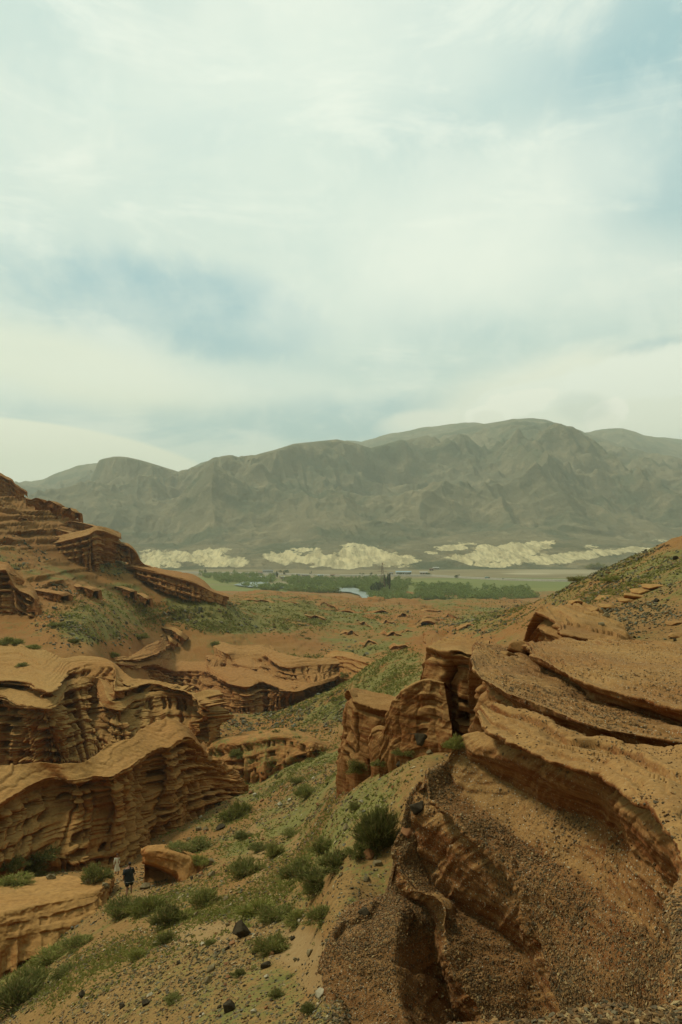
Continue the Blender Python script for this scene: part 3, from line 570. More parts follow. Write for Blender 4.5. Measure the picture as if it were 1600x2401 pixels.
loft("sandstone_cliff", [gz(ax(c_b, -37), 0), gz(ax(c_U, -38), 0), gz(ax(c_fU, -41), 0), gz(ax(c_L, -41.8), 0), gz(ax(c_F, -48), 0)],
     ['top', 'wall', 'top', 'wall'], 560, [44, 60, 40, 80],
     "winding red cliff band with a tall dark cave mouth, beyond the two tiered cliff", "cliff", M_FAR,
     wallamp=2.3, lam=1.7, steps=.6, cap=(.6, 1.9), slots=1.3, seed=16, batt=2.6, battl=8, fine=2.4, endl=(-6, 4, -2), endr=(8, 6, -2))
# far left hill
loft("sandstone_cliff", [gu([(-60,1250,330),(18,1256,335),(110,1258,335),(163,1250,335),(212,1238,335),(232,1232,332)]),
     gu([(-60,1268,318),(18,1273,322),(108,1276,320),(160,1266,318),(205,1254,316),(228,1243,318)]),
     gu([(-60,1325,312),(46,1332,315),(112,1352,312),(165,1366,308),(205,1360,309),(232,1345,312)])], ['top', 'wall'], 300, [20, 110],
     "highest banded red cliff on the far left hillside, its face cut by many thin ledges", "cliff", M_FAR,
     wallamp=2.1, lam=2.4, cap=(.7, 1.8), slots=1.0, seed=17, batt=4.5, battl=13, fine=3, endl=(-10, 8, -2), endr=(6, 12, -3))
loft("sandstone_cliff", [gu([(226,1238,345),(250,1240,345),(268,1250,342),(285,1270,340),(300,1274,338),(318,1288,336),(332,1316,334)]),
     gu([(224,1243,338),(247,1245,336),(265,1253,334),(284,1274,333),(302,1279,330),(320,1296,330),(331,1317,330)]),
     gu([(228,1292,334),(247,1298,331),(264,1302,329),(284,1306,328),(300,1314,327),(318,1320,327),(329,1324,328)])], ['top', 'wall'], 150, [10, 60],
     "small domed red butte at the right end of the highest banded cliff", "butte", M_FAR,
     wallamp=1.6, lam=2.2, cap=(.6, .5), slots=1.2, seed=18, batt=3, battl=7, fine=2.6, endl=(-4, 12, -3), endr=(2, 10, -3))
loft("sandstone_cliff", [gu([(300,1318,345),(344,1324,350),(388,1334,355),(449,1344,360),(480,1362,362),(500,1380,362)]),
     gu([(306,1328,325),(344,1334,324),(388,1346,322),(445,1360,322),(478,1376,323),(497,1386,326)]),
     gu([(310,1352,320),(344,1362,318),(392,1382,316),(440,1396,316),(480,1401,318),(506,1401,322)])], ['top', 'wall'], 220, [24, 60],
     "low red cliff tapering towards the valley, below the domed butte", "cliff", M_FAR,
     wallamp=1.8, lam=2.2, cap=(.8, 1.8), slots=1.0, seed=19, batt=3, battl=8, fine=2.6, endl=(-8, 10, -3), endr=(6, 8, -3))
loft("sandstone_cliff", [gu([(-80,1300,225),(0,1318,222),(20,1322,222),(50,1350,220),(84,1385,216),(105,1440,212)]),
     gu([(-80,1330,208),(0,1336,207),(16,1338,206),(40,1380,204),(80,1402,202),(104,1455,201)]),
     gu([(-80,1480,200),(0,1482,200),(20,1482,199),(50,1481,198),(90,1480,197),(112,1474,197)])], ['top', 'wall'], 160, [24, 110],
     "dark red buttress of thin beds and vertical ribs, lower on the far left hillside", "cliff", M_FAR,
     wallamp=2.0, lam=1.7, cap=(.6, 1.0), slots=1.2, seed=20, batt=2.5, battl=7, fine=2.0, endl=(-6, 5, -2), endr=(3, 8, -2))
loft("rock_tower", [gu([(-60,1085,392),(0,1108,390),(14,1116,389),(30,1124,388),(36,1134,387)]),
     gu([(-60,1092,386),(0,1114,384),(12,1121,383),(28,1128,382),(36,1138,382)]),
     gu([(-60,1165,382),(0,1166,380),(14,1168,379),(32,1166,379),(44,1164,380)])], ['top', 'wall'], 90, [10, 60],
     "squared red rock tower crowning the far left hillside against the sky", "rock tower", M_FAR,
     wallamp=1.2, lam=3.0, cap=(.7, .8), slots=.8, seed=22, batt=2, battl=7, fine=2.4, endl=(-6, 5, -2), endr=(2, 10, -3))
# red cut bank beside the gully, and the broken outcrop on the plateau
loft("earth_bank", [gu([(520,1722,128),(560,1718,128),(610,1712,128),(655,1704,128),(700,1712,126),(740,1728,122)]),
     gu([(528,1740,120),(560,1738,119),(606,1730,118),(655,1722,118),(695,1730,117),(735,1742,115)]),
     gu([(540,1792,116),(566,1806,114),(605,1822,112.5),(650,1800,113),(690,1776,113.5),(730,1762,113)])], ['top', 'wall'], 180, [24, 70],
     "lumpy red cut bank shadowing the gully bed, below the green scree slope", "earth bank", M_FAR,
     wallamp=1.2, lam=1.3, stw=.4, steps=.5, cap=(.5, .5), slots=1.2, seed=23, batt=3.6, battl=3.4, fine=2.0, rough=2.8, veg=.42, endl=(-4, 4, -2), endr=(3, 4, -2), smooth_rows=3)
loft("earth_bank", [gu([(788,1528,262),(815,1530,262),(850,1536,258),(880,1546,252),(920,1552,246)]),
     gu([(792,1536,246),(818,1541,242),(850,1550,236),(876,1556,232),(905,1560,230)]),
     gu([(796,1590,236),(820,1592,232),(850,1588,228),(878,1580,226),(908,1572,226)])], ['top', 'wall'], 110, [14, 40],
     "short red gully bank between the winding cliff band and the green hill", "earth bank", M_CLIFF,
     wallamp=.9, lam=2.4, cap=(.6, .8), slots=.4, seed=25, batt=1.8, battl=6, fine=2.4, endl=(-4, 4, -2), endr=(4, 4, -2))

def ground_d(u, v, dmin=30):
    """distance at which the bare ground first shows in row v of column u"""
    c = int(np.argmin(np.abs(us - u))); U_, V_ = PR(Pt[:, c]); d_ = Pt[:, c, 1]; m = (d_ > dmin) & (V_ <= v)
    return float(d_[np.argmax(m)]) if m.any() else 300.0
def ledge(u0, u1, v0, v1, hp, label, group=None, seed=0, mat=None, depth=5, over=1.0, wig=5):
    n = 7; r = np.random.default_rng(900 + seed); t = np.linspace(0, 1, n); u = u0 + (u1 - u0) * t
    v = v0 + (v1 - v0) * t + r.normal(size=n) * wig * .5; v[0] += 1; v[-1] += 2
    dm = np.median([ground_d(a, b + hp * .3) for a, b in zip(u, v)]); dm *= 1.010 if u0 < 400 and v0 < 1520 else (.975 if hp < 14 and v0 < 1525 and u0 > 500 and mat is None else 1.0); hp *= .78 if u0 < 400 and v0 < 1520 else 1.15; zz = -(v.mean() - HOR) / F * dm + .1
    rim = gz([(a, b, zz) for a, b in zip(u, v)], 0); hm = hp / F * dm
    rim[:, 1] = np.clip(rim[:, 1], dm * .93, dm * 1.08)
    if v.mean() < 1345: rim = W(u, v, dm * (1 + .012 * r.normal(size=n)))
    tp = np.sin(np.pi * np.clip(t, .02, .98)) ** .9
    back = rim + np.stack([u * 0, depth + 0 * u, -.25 - .6 * (1 - tp)], -1); foot = rim + np.stack([0 * u, -.15 + 0 * u, -hm * (.35 + .75 * tp) - .6], -1)
    rim2 = rim - np.stack([0 * u, 0 * u, .95 * hm * (1 - tp)], -1)
    o, _, _ = loft("rock_ledge", [back, rim2, foot], ['top', 'wall'], max(60, int(abs(u1 - u0) * 1.1)), [14, max(16, int(hp * 1.6))], label, "rock ledge", mat or M_FAR,
         wallamp=1.5, lam=max(.8, hm * .42), cap=(max(.25, hm * .12), hm * .28 * over), slots=.9, seed=seed, batt=hm * .4, battl=6, fine=max(.8, hm * .5), endl=(-hm, 2, -hm), endr=(hm, 2, -hm), drop_back=4)
    if group: o['group'] = group
ledge(962, 1050, 1462, 1452, 30, "tall dark stack of broken beds at the far end of the canyon floor", None, 84, M_FAR, 7, 1.6, 7)
ledge(985, 1032, 1446, 1442, 12, "capping bed on the dark stack at the canyon floor's end", None, 85, M_FAR, 6, 1.4, 5)
ledge(940, 985, 1476, 1480, 16, "left shoulder of the dark stack at the canyon floor's end", None, 86, M_FAR, 5, 1.4, 6)
ledge(1280, 1340, 1528, 1530, 4, "faint crust line on the saddle beside the fluted pillar", None, 87, M_NEAR, 1) if False else None
ledge(395, 470, 1476, 1470, 14, "red ledge right above the winding cliff's highest rim", None, 88, M_FAR, 6)
ledge(560, 640, 1504, 1516, 11, "red ledge above the winding cliff's middle", None, 90, M_FAR, 6)
ledge(660, 740, 1520, 1538, 11, "red ledge above the winding cliff's right half", None, 91, M_FAR, 6)
ORD = "first second third fourth fifth sixth seventh eighth ninth tenth eleventh twelfth thirteenth fourteenth fifteenth sixteenth".split()
FL = "low broken ledge of red rock on the canyon's far floor"; FG = "low red ledges across the far floor"
for k, (u0, u1, v0, v1, hp) in enumerate(sorted([(785, 838, 1430, 1434, 10), (864, 932, 1428, 1438, 13), (892, 932, 1456, 1461, 9), (830, 876, 1452, 1466, 9), (900, 962, 1478, 1492, 13), (990, 1042, 1428, 1431, 7), (1044, 1084, 1438, 1446, 10), (742, 792, 1412, 1418, 8), (566, 640, 1404, 1408, 8), (640, 716, 1408, 1418, 7), (846, 900, 1500, 1512, 11), (930, 960, 1436, 1440, 8), (1084, 1130, 1462, 1470, 8), (700, 760, 1438, 1446, 7), (800, 850, 1478, 1486, 8), (925, 975, 1510, 1518, 9)], key=lambda q: q[0] + q[1])):
    ledge(u0, u1, v0, v1, hp, f'low broken red ledge on the canyon\'s far floor, {ORD[k]} from the left', FG, 30 + k)
LL = "thin ledge of red rock crossing the far left hillside"; LG = "thin ledges on the far left hillside"
for k, (u0, u1, v0, v1, hp) in enumerate(sorted([(0, 52, 1193, 1197, 5), (62, 126, 1166, 1174, 7), (70, 150, 1196, 1202, 5), (18, 76, 1208, 1214, 5), (100, 228, 1220, 1226, 6), (40, 160, 1236, 1240, 8), (95, 170, 1250, 1262, 8), (128, 170, 1188, 1194, 5), (0, 34, 1252, 1256, 5), (120, 210, 1366, 1378, 8), (20, 110, 1368, 1386, 8), (200, 300, 1368, 1376, 6), (262, 338, 1386, 1392, 6)], key=lambda q: q[2] + q[3])):
    ledge(u0, u1, v0, v1, hp, f'thin red ledge crossing the far left hillside, {ORD[k]} from the top', LG, 60 + k, depth=8)
ledge(318, 420, 1462, 1478, 16, "layered ledge of red rock just above the winding cliff's left end", None, 80, M_CLIFF, 6)
ledge(330, 400, 1484, 1490, 12, "lower twin of the layered ledge above the winding cliff", None, 81, M_CLIFF, 4)
ledge(120, 172, 1502, 1500, 9, "small pale ledge on the dusty top of the two tiered cliff", None, 82, M_CLIFF, 3)
ledge(1345, 1440, 1498, 1506, 8, "thin layered lip under the beaked ledge", None, 83, M_NEAR, 2)
# ------------------------------------------------------------------ valley floor, mountains
def mat_valley():
    m = bpy.data.materials.new("valley_ground"); m.use_nodes = True; nt = m.node_tree; nt.nodes.clear()
    pos = N(nt, 'ShaderNodeNewGeometry').outputs['Position']
    st = N(nt, 'ShaderNodeMapping', inp={0: pos, 3: (.35, 1, 1)}).outputs[0]
    n = NOI(nt, st, .006, 5, .6); n2 = NOI(nt, st, .03, 4, .6)
    gr = ATT(nt, 'green')
    dry = MIX(nt, MR(nt, n2, .35, .65), (.20, .165, .085), (.27, .22, .12))
    grn = MIX(nt, MR(nt, n, .4, .6), (.21, .215, .07), (.165, .185, .062))
    c = MIX(nt, MR(nt, M(nt, 'ADD', gr, M(nt, 'MULTIPLY', M(nt, 'SUBTRACT', n2, .5), .6)), .3, .6), dry, grn)
    c = MIX(nt, ATT(nt, 'pale'), c, (.42, .36, .22))
    bs = N(nt, 'ShaderNodeBsdfPrincipled', inp={'Base Color': c, 'Roughness': 1.0}); bs.inputs['Specular IOR Level'].default_value = .05
    o = N(nt, 'ShaderNodeOutputMaterial'); nt.links.new(bs.outputs[0], o.inputs[0]); return m
vu = np.linspace(-2600, 4200, 500); vd = np.exp(np.linspace(math.log(820), math.log(2300), 240))
VP = np.stack([(vu[None] - 800) / F * vd[:, None], np.broadcast_to(vd[:, None], (240, 500)), np.full((240, 500), VALLEY)], -1)
VP[..., 2] += 1.2 * fbm(VP, 220, 3, seed=90) * sm(VP[..., 1], 1300, 2000)
Uv, Vv = PR(VP)
green = blobs([(1180, 1378, 300, 22, .9), (700, 1392, 400, 26, .75), (600, 1352, 500, 8, .2), (1150, 1362, 260, 8, .75), (1500, 1385, 300, 25, .8), (540, 1360, 120, 10, .8)], Uv, Vv, .22)
pale = blobs([(1300, 1341, 110, 5, .55), (1240, 1345, 60, 2.2, .9), (640, 1366, 50, 3, .2), (700, 1348, 200, 3, .3)], Uv, Vv, 0)
ground2 = tag(link("valley_floor", mesh_np("valley_floor", VP, grid_faces(240, 500), 4, mat_valley(), {'green': green.ravel(), 'pale': pale.ravel()})), kind='structure')

def mat_mountain():
    m = bpy.data.materials.new("mountain_slope"); m.use_nodes = True; nt = m.node_tree; nt.nodes.clear()
    pos = N(nt, 'ShaderNodeNewGeometry').outputs['Position']
    n = NOI(nt, pos, .0016, 6, .6); n2 = NOI(nt, pos, .012, 6, .65)
    c = MIX(nt, MR(nt, n, .35, .65), (.150, .135, .078), (.22, .185, .105))
    c = MIX(nt, MR(nt, n2, .52, .68, 0, .6), c, (.36, .29, .165))
    c = MIX(nt, MR(nt, NOI(nt, pos, .0028, 7, .65), .46, .62, 0, .8), c, (.080, .098, .056))
    pn = NOI(nt, pos, .02, 5, .65)
    rl = NOI(nt, N(nt, 'ShaderNodeMapping', inp={0: pos, 3: (.5, .12, 1.6)}).outputs[0], .05, 6, .7)
    pl = MR(nt, M(nt, 'ADD', M(nt, 'ADD', ATT(nt, 'pale'), M(nt, 'MULTIPLY', M(nt, 'SUBTRACT', pn, .5), .8)), M(nt, 'MULTIPLY', M(nt, 'SUBTRACT', rl, .5), 1.5)), .42, .56)
    c = MIX(nt, pl, c, MIX(nt, MR(nt, NOI(nt, N(nt, 'ShaderNodeMapping', inp={0: pos, 3: (1.5, .15, .3)}).outputs[0], .04, 5, .65), .40, .62), (.66, .57, .32), (.42, .36, .20)))
    n4 = NOI(nt, N(nt, 'ShaderNodeMapping', inp={0: pos, 3: (1, .35, 1)}).outputs[0], .009, 8, .66, .3)
    bp = N(nt, 'ShaderNodeBump', inp={'Strength': .9, 'Distance': 40.0, 'Height': n4})
    bs = N(nt, 'ShaderNodeBsdfPrincipled', inp={'Base Color': c, 'Roughness': 1.0, 'Normal': bp.outputs[0]}); bs.inputs['Specular IOR Level'].default_value = .03
    o = N(nt, 'ShaderNodeOutputMaterial'); nt.links.new(bs.outputs[0], o.inputs[0]); return m
SKY = np.array([(-1600,1090),(-900,1060),(-500,1080),(-200,1110),(0,1130),(40,1128),(100,1125),(140,1108),(180,1091),(215,1086),(265,1075),(300,1076),(345,1088),(385,1100),(418,1110),(440,1098),(470,1082),(500,1076),(540,1071),(600,1071),(640,1061),(690,1046),(740,1041),(790,1036),(830,1044),(870,1056),(905,1046),(945,1034),(985,1030),(1030,1016),(1080,1002),(1120,994),(1165,986),(1200,980),(1230,978),(1280,982),(1310,990),(1340,1002),(1375,1016),(1420,1030),(1480,1050),(1560,1070),(1650,1085),(1800,1100),(2200,1080),(2800,1100),(3600,1110)], float)
SKY_BACK = np.array([(-1600,1180),(0,1150),(60,1126),(120,1135),(400,1150),(700,1080),(790,1034),(815,1030),(848,1034),(885,1024),(925,1013),(960,1007),(1000,998),(1050,990),(1090,987),(1135,991),(1200,1010),(1340,1018),(1375,1014),(1400,1007),(1430,1004),(1460,1003),(1490,1011),(1510,1020),(1540,1026),(1580,1036),(1640,1050),(2200,1060),(3600,1080)], float)
SKY_LAST = np.array([(-1600,1250),(1300,1060),(1490,1028),(1520,1021),(1560,1023),(1600,1028),(1700,1036),(2400,1050),(3600,1100)], float)
def mountains(SKY, y0=1880, kd=1.0, name='mountains', sd=0, main=True):
    mu = np.concatenate([np.linspace(-2400, -120, 100)[:-1], np.linspace(-120, 1720, 900), np.linspace(1720, 3800, 100)[1:]]); nu = len(mu)
    # rows by a parameter from the foot to beyond the ridge
    dk = np.array([1880, 1990, 2100, 2350, 2700, 3200, 3900, 4700, 5500, 6300, 7200, 8200.]) * kd
    nd = 700 if main else 240
    md = np.exp(np.linspace(math.log(y0 * kd), math.log(8200 * kd), nd))
    sky = np.interp(mu, SKY[:, 0], SKY[:, 1])
    # fraction of the climb (in rows of the photo) at each distance
    frac = np.array([-.02, .0, .05, .15, .21, .30, .45, .64, .83, 1.0, .93, .8])
    fr = np.interp(md, dk, frac)
    foot = 1335.0
    V = foot + (sky[None] - foot) * fr[:, None]
    # the left hill stands nearer, the main peak has a front spur
    P = W(mu[None] * np.ones((nd, 1)), V, md[:, None] * np.ones((1, nu)))
    Y = P[..., 1] / kd; X = P[..., 0] + sd * 911
    t = sm(Y, 2300, 4200) * (1 - .8 * sm(Y, 5300, 6250))
    R = np.stack([X + .25 * P[..., 1], P[..., 1] * .72, P[..., 2] * 0], -1)
    warp = 320 * fbm(R, 1000, 4, seed=101)
    R2 = R + np.stack([warp, warp * .3, warp * 0], -1)
    big = ridged(R2, 1500, 3, 103); md2 = ridged(R2, 520, 4, 105); sma = ridged(R2, 170, 4, 107)
    P[..., 2] += t * (300 * (big - .5) + 190 * (md2 - .55) + 80 * (sma - .5))
    rl = ridged(R2, 190, 4, 109); P[..., 2] += 34 * (rl - .5) * sm(Y, 2200, 2900) * (1 - .55 * sm(Y, 5200, 6200))
    P[..., 2] += 12 * fbm(P, 130, 3, seed=110) * sm(Y, 5500, 6200)
    for (cu, cv, cd, ru, rd, hgt) in (((560, 0, 4200, 330, 800, 190), (760, 0, 4500, 170, 600, 190), (930, 0, 5000, 120, 500, 160), (1130, 0, 4300, 160, 700, 120), (1480, 0, 4300, 260, 900, 170), (260, 0, 4400, 170, 900, 150), (1000, 0, 3500, 500, 420, 60)) if main else ()):
        cx = (cu - 800) / F * cd; q = ((P[..., 0] - cx - .25 * (P[..., 1] - cd)) / (ru / F * cd)) ** 2 + ((P[..., 1] - cd) / rd) ** 2
        P[..., 2] += hgt * np.exp(-q) * (.6 + .8 * md2)
    em = (HOR - np.interp(mu, SKY[:, 0], SKY[:, 1]))[None] / F * 1.03; e = P[..., 2] / P[..., 1]; k0 = em * .93
    e = np.where(e > k0, k0 + (em - k0) * (1 - np.exp(-(e - k0) / (em - k0) * 1.15)), e); P[..., 2] = e * P[..., 1]
    # pale bluffs at the foot
    U, Vp = PR(P)
    bl = [(430,1302,105,16,1),(370,1313,50,10,1),(490,1290,50,7,.9),(520,1316,62,18,1),(385,1325,50,9,.7),(668,1306,48,20,1),(745,1312,55,18,1),(720,1290,40,8,.9),(850,1300,60,30,1),(800,1322,80,14,1),(920,1312,62,22,1),(830,1278,40,7,.9),
          (1012,1293,16,6,1),(1060,1282,40,7,1),(1095,1274,25,6,.8),(1110,1308,58,14,1),(1180,1292,80,20,1),(1230,1282,60,13,1),(1160,1322,50,12,.9),(1260,1312,90,14,1),(1350,1302,60,10,1),(1420,1296,50,9,1),(1390,1282,18,7,.7),(1500,1290,48,9,1),(1260,1274,40,5,.9),(1560,1266,40,6,.6),(330,1243,26,8,.35),(400,1252,20,5,.3)]
    pale = .76 * blobs([(a, b + 1, c * 1.06, d * .82, e) for a, b, c, d, e in bl], U + 9 * fbm(P, 60, 3, seed=131), Vp + 5 * fbm(P, 45, 4, seed=133))
    gul = ridged(np.stack([P[..., 0] + .3 * P[..., 1], P[..., 1] * .12, P[..., 2] * 0], -1), 40, 3, 120)
    low = sm(P[..., 1], 1990, 2080) * (1 - sm(P[..., 1], 2500, 2900))
    if not main: low *= 0; pale *= 0
    gul2 = ridged(np.stack([P[..., 0], P[..., 1] * .5, P[..., 2] * 0], -1), 17, 3, 121)
    P[..., 2] += low * (17 * (gul - .5) + 3.5 * (gul2 - .5)) * (.5 + pale)
    P[..., 2] += low * 8 * fbm(P, 90, 3, seed=122)
    o = tag(link(name, mesh_np(name, P, grid_faces(nd, nu), 4, mat_mountain(), {'pale': pale.ravel()})), kind='structure')
    return o
mountains(SKY)
mountains(SKY_BACK, 4300, 1.22, 'mountains_behind', 3, False)
mountains(SKY_LAST, 4300, 1.42, 'mountains_farthest', 5, False)

# ------------------------------------------------------------------ haze
def haze():
    m = bpy.data.materials.new("haze_air"); m.use_nodes = True; nt = m.node_tree; nt.nodes.clear()
    pv = N(nt, 'ShaderNodeVolumePrincipled', inp={'Color': (.88, .98, .86, 1), 'Density': 1.0e-4, 'Anisotropy': .2})
    o = N(nt, 'ShaderNodeOutputMaterial'); nt.links.new(pv.outputs[0], o.inputs['Volume'])
    bm = bmesh.new(); bmesh.ops.create_cube(bm, size=1.0)
    me = bpy.data.meshes.new("haze"); bm.to_mesh(me); bm.free(); me.materials.append(m)
    ob = link("haze", me); ob.scale = (44000, 13000, 1420); ob.location = (0, 6000, 1420 / 2 - 220); tag(ob, kind='stuff')
haze()
#@@DETAILS@@
# ------------------------------------------------------------------ stones, pebbles, shrubs
bpy.context.view_layer.update()
DG = bpy.context.evaluated_depsgraph_get()
def ray(u, v):
    """where the line of sight through photo point (u, v) meets the ground or a rock"""
    p = W(u, v, 1.0); d = Vector(p).normalized()
    ok, loc, nrm, idx, ob, _ = scene.ray_cast(DG, Vector((0, 0, 0)), d, distance=3000)
    hops = 0
    while ok and ob.name.startswith('haze') and hops < 3:
        ok, loc, nrm, idx, ob, _ = scene.ray_cast(DG, loc + d * .01, d, distance=3000); hops += 1
    return (loc, nrm, ob) if ok else (None, None, None)
def ledge_on(u0, u1, v0, v1, hp, label, seed, mat, depth=4):
    us_ = np.linspace(u0, u1, 5); d_ = [ray(a, v0 + (v1 - v0) * (a - u0) / (u1 - u0) + hp * .4)[0] for a in us_]; d_ = [q.y for q in d_ if q is not None]
    global ground_d
    old = ground_d; dm = float(np.median(d_)); ground_d = lambda a, b, dmin=30: dm
    ledge(u0, u1, v0, v1, hp, label, None, seed, mat, depth); ground_d = old
for k, q in enumerate([(498, 560, 1548, 1566, 9, "short ledge on the winding cliff's top, left of the cave mouth", M_FAR), (560, 625, 1566, 1572, 9, "short ledge on the winding cliff's top, above the cave mouth", M_FAR), (640, 700, 1584, 1598, 8, "short ledge on the winding cliff's top, right of the cave mouth", M_FAR), (415, 480, 1540, 1550, 10, "ledge midway up the winding cliff's highest part", M_FAR),
                       (20, 120, 1556, 1566, 7, "low crust step on the two tiered cliff's top, left end", M_CLIFF), (215, 300, 1584, 1600, 7, "low crust step on the two tiered cliff's top, behind its middle", M_CLIFF), (330, 440, 1606, 1618, 6, "low crust step on the two tiered cliff's top, right end", M_CLIFF), (60, 150, 1520, 1512, 6, "faint crust step highest on the two tiered cliff's dusty top", M_CLIFF)]):
    ledge_on(*q[:5], q[5], 120 + k, q[6], 3)
bpy.context.view_layer.update(); DG = bpy.context.evaluated_depsgraph_get()
def ico(sub=1):
    bm = bmesh.new(); bmesh.ops.create_icosphere(bm, subdivisions=sub, radius=1.0)
    v = np.array([x.co[:] for x in bm.verts]); f = np.array([[q.index for q in p.verts] for p in bm.faces]); bm.free(); return v, f
def rock_shape(seed, n=16, flat=.62):
    r = np.random.default_rng(seed); p = r.normal(size=(n, 3)); p /= np.linalg.norm(p, axis=1, keepdims=True); p *= (.82 + .3 * r.random((n, 1))) * np.array([1, .78, flat])
    bm = bmesh.new()
    for q in p: bm.verts.new(q)
    bmesh.ops.convex_hull(bm, input=bm.verts[:]); bm.verts.ensure_lookup_table()
    for q in [x for x in bm.verts if not x.link_faces]: bm.verts.remove(q)
    bmesh.ops.bevel(bm, geom=bm.edges[:], offset=.05, segments=1, affect='EDGES') if n > 12 else None
    bmesh.ops.triangulate(bm, faces=bm.faces[:])
    bm.verts.index_update()
    v = np.array([x.co[:] for x in bm.verts]); f = np.array([[q.index for q in q2.verts] for q2 in bm.faces]); bm.free(); return v, f
def big_rock_mesh(name, seed, mat, flat=.7):
    v, f = rock_shape(seed, 15, flat)
    bm = bmesh.new(); vs = [bm.verts.new(q) for q in v]
    for t in f:
        try: bm.faces.new([vs[i] for i in t])
        except ValueError: pass
    bmesh.ops.subdivide_edges(bm, edges=bm.edges[:], cuts=1, use_grid_fill=True)
    P = np.array([x.co[:] for x in bm.verts]); dn = .05 * fbm(P[None] + seed * 3.1, .5, 3)[0]
    for x, k in zip(bm.verts, dn): x.co += x.co.normalized() * float(k)
    me = bpy.data.meshes.new(name); bm.to_mesh(me); bm.free(); me.materials.append(mat)
    at = me.attributes.new('tone', 'FLOAT', 'POINT'); at.data.foreach_set('value', np.zeros(len(me.vertices), np.float32))
    return me
PALE, GREEN, DARK, BROWN, BLACK = (.42, .33, .17), (.145, .125, .050), (.10, .078, .034), (.21, .115, .04), (.040, .030, .016)
M_STONE = stone_mat("mixed_stones", [GREEN, DARK, BROWN, PALE, DARK, (.15, .14, .09), BROWN, GREEN, (.24, .17, .09), DARK])
M_GRAV = stone_mat("pebble_mix", [(.19, .108, .036), (.13, .070, .023), (.10, .066, .026), (.27, .165, .060), (.20, .105, .034), (.10, .070, .032), (.20, .108, .036), (.12, .066, .024), (.34, .24, .10), (.17, .095, .033), (.13, .10, .048), (.28, .16, .055)])
M_SCREE = stone_mat("scree_mix", [GREEN, DARK, (.14, .13, .075), GREEN, BROWN, (.20, .17, .09), DARK, (.10, .11, .06)])
M_BLACK = simple("black_rock", BLACK, (.07, .054, .028), 6, .9, .04, .1)
M_GREY = simple("grey_rock", (.15, .115, .050), (.23, .175, .080), 6, .8, .04)
M_PALE = simple("pale_rock", (.36, .31, .19), (.48, .42, .27), 6, .8, .03)
M_REDR = simple("red_rock", (.33, .16, .06), (.24, .105, .04), 3, .9, .05)

def frames(nrm, rng, tilt=.25):
    n = len(nrm); z = nrm + rng.normal(size=(n, 3)) * tilt; z /= np.linalg.norm(z, axis=1, keepdims=True)
    a = rng.normal(size=(n, 3)); x = np.cross(a, z); x /= np.linalg.norm(x, axis=1, keepdims=True); y = np.cross(z, x)
    return np.stack([x, y, z], -1)              # columns
def scatter(name, pos, nrm, size, mat, rng, shapes, sink=.25, label=None):
    V, Fc, T = [], [], []; off = 0
    which = rng.integers(0, len(shapes), len(pos))
    for k, (v, f) in enumerate(shapes):
        m = which == k
        if not m.any(): continue
        fr = frames(nrm[m], rng); sc = size[m][:, None] * (1 + .35 * rng.normal(size=(m.sum(), 3)).clip(-1, 1))
        vv = np.einsum('nij,nkj->nki', fr, v[None] * sc[:, None, :]) + pos[m][:, None, :] + nrm[m][:, None, :] * (size[m][:, None, None] * (.45 - sink))
        V.append(vv.reshape(-1, 3)); ff = f[None] + (off + np.arange(m.sum()) * len(v))[:, None, None]; Fc.append(ff.reshape(-1, 3)); off += m.sum() * len(v)
        T.append(np.repeat(rng.random(m.sum()), len(v)))
    me = mesh_np(name, np.concatenate(V), np.concatenate(Fc), 3, mat, {'tone': np.concatenate(T)}, smooth=False)
    return tag(link(name, me), kind='stuff')
SH = [rock_shape(100 + i, 10, .55) for i in range(5)]
def grid_samples(P, wgt, n, rng):
    """points and normals on a vertex grid, chance in proportion to wgt"""
    w = wgt[:-1, :-1].ravel().clip(0); idx = rng.choice(len(w), n, p=w / w.sum())
    r, c = np.divmod(idx, P.shape[1] - 1); a, b = rng.random((2, n, 1))
    p00, p01, p10, p11 = P[r, c], P[r, c + 1], P[r + 1, c], P[r + 1, c + 1]
    pos = p00 * (1 - a) * (1 - b) + p01 * (1 - a) * b + p10 * a * (1 - b) + p11 * a * b
    nn = np.cross(p01 - p00, p10 - p00); nn /= np.linalg.norm(nn, axis=1, keepdims=True) + 1e-9; nn *= np.where(nn[:, 2:3] < 0, -1, 1)
    return pos, nn
def area_px(P):
    U, V = PR(P); inside = ((U > -60) & (U < 1660) & (V < 2460) & (P[..., 1] > 2)).astype(float)
    du1, dv1 = np.gradient(U, axis=0), np.gradient(V, axis=0); du2, dv2 = np.gradient(U, axis=1), np.gradient(V, axis=1)
    return np.abs(du1 * dv2 - du2 * dv1) * inside, U, V

rg = np.random.default_rng(5)
# pebbles on the near rocks
for (o, P, wl, g), n, rmin, rmax in [(LOFTS[0], 62000, .010, .034), (LOFTS[1], 9500, .014, .045), (LOFTS[2], 5000, .014, .04), (LOFTS[8], 6000, .008, .024), (LOFTS[9], 5200, .008, .024)]:
    ar, U, V = area_px(P)
    patch = sm(fbm(P, 1.5, 3, seed=200), -.35, .45)
    sp, nn = grid_samples(P, ar * np.clip(g, .02, 2) * (.10 + patch) * (1 - .45 * wl), n, rg)
    size = rmin + (rmax - rmin) * rg.random(n) ** 3.2
    scatter("gravel", sp, nn, size, M_GRAV, rg, SH, sink=.22)
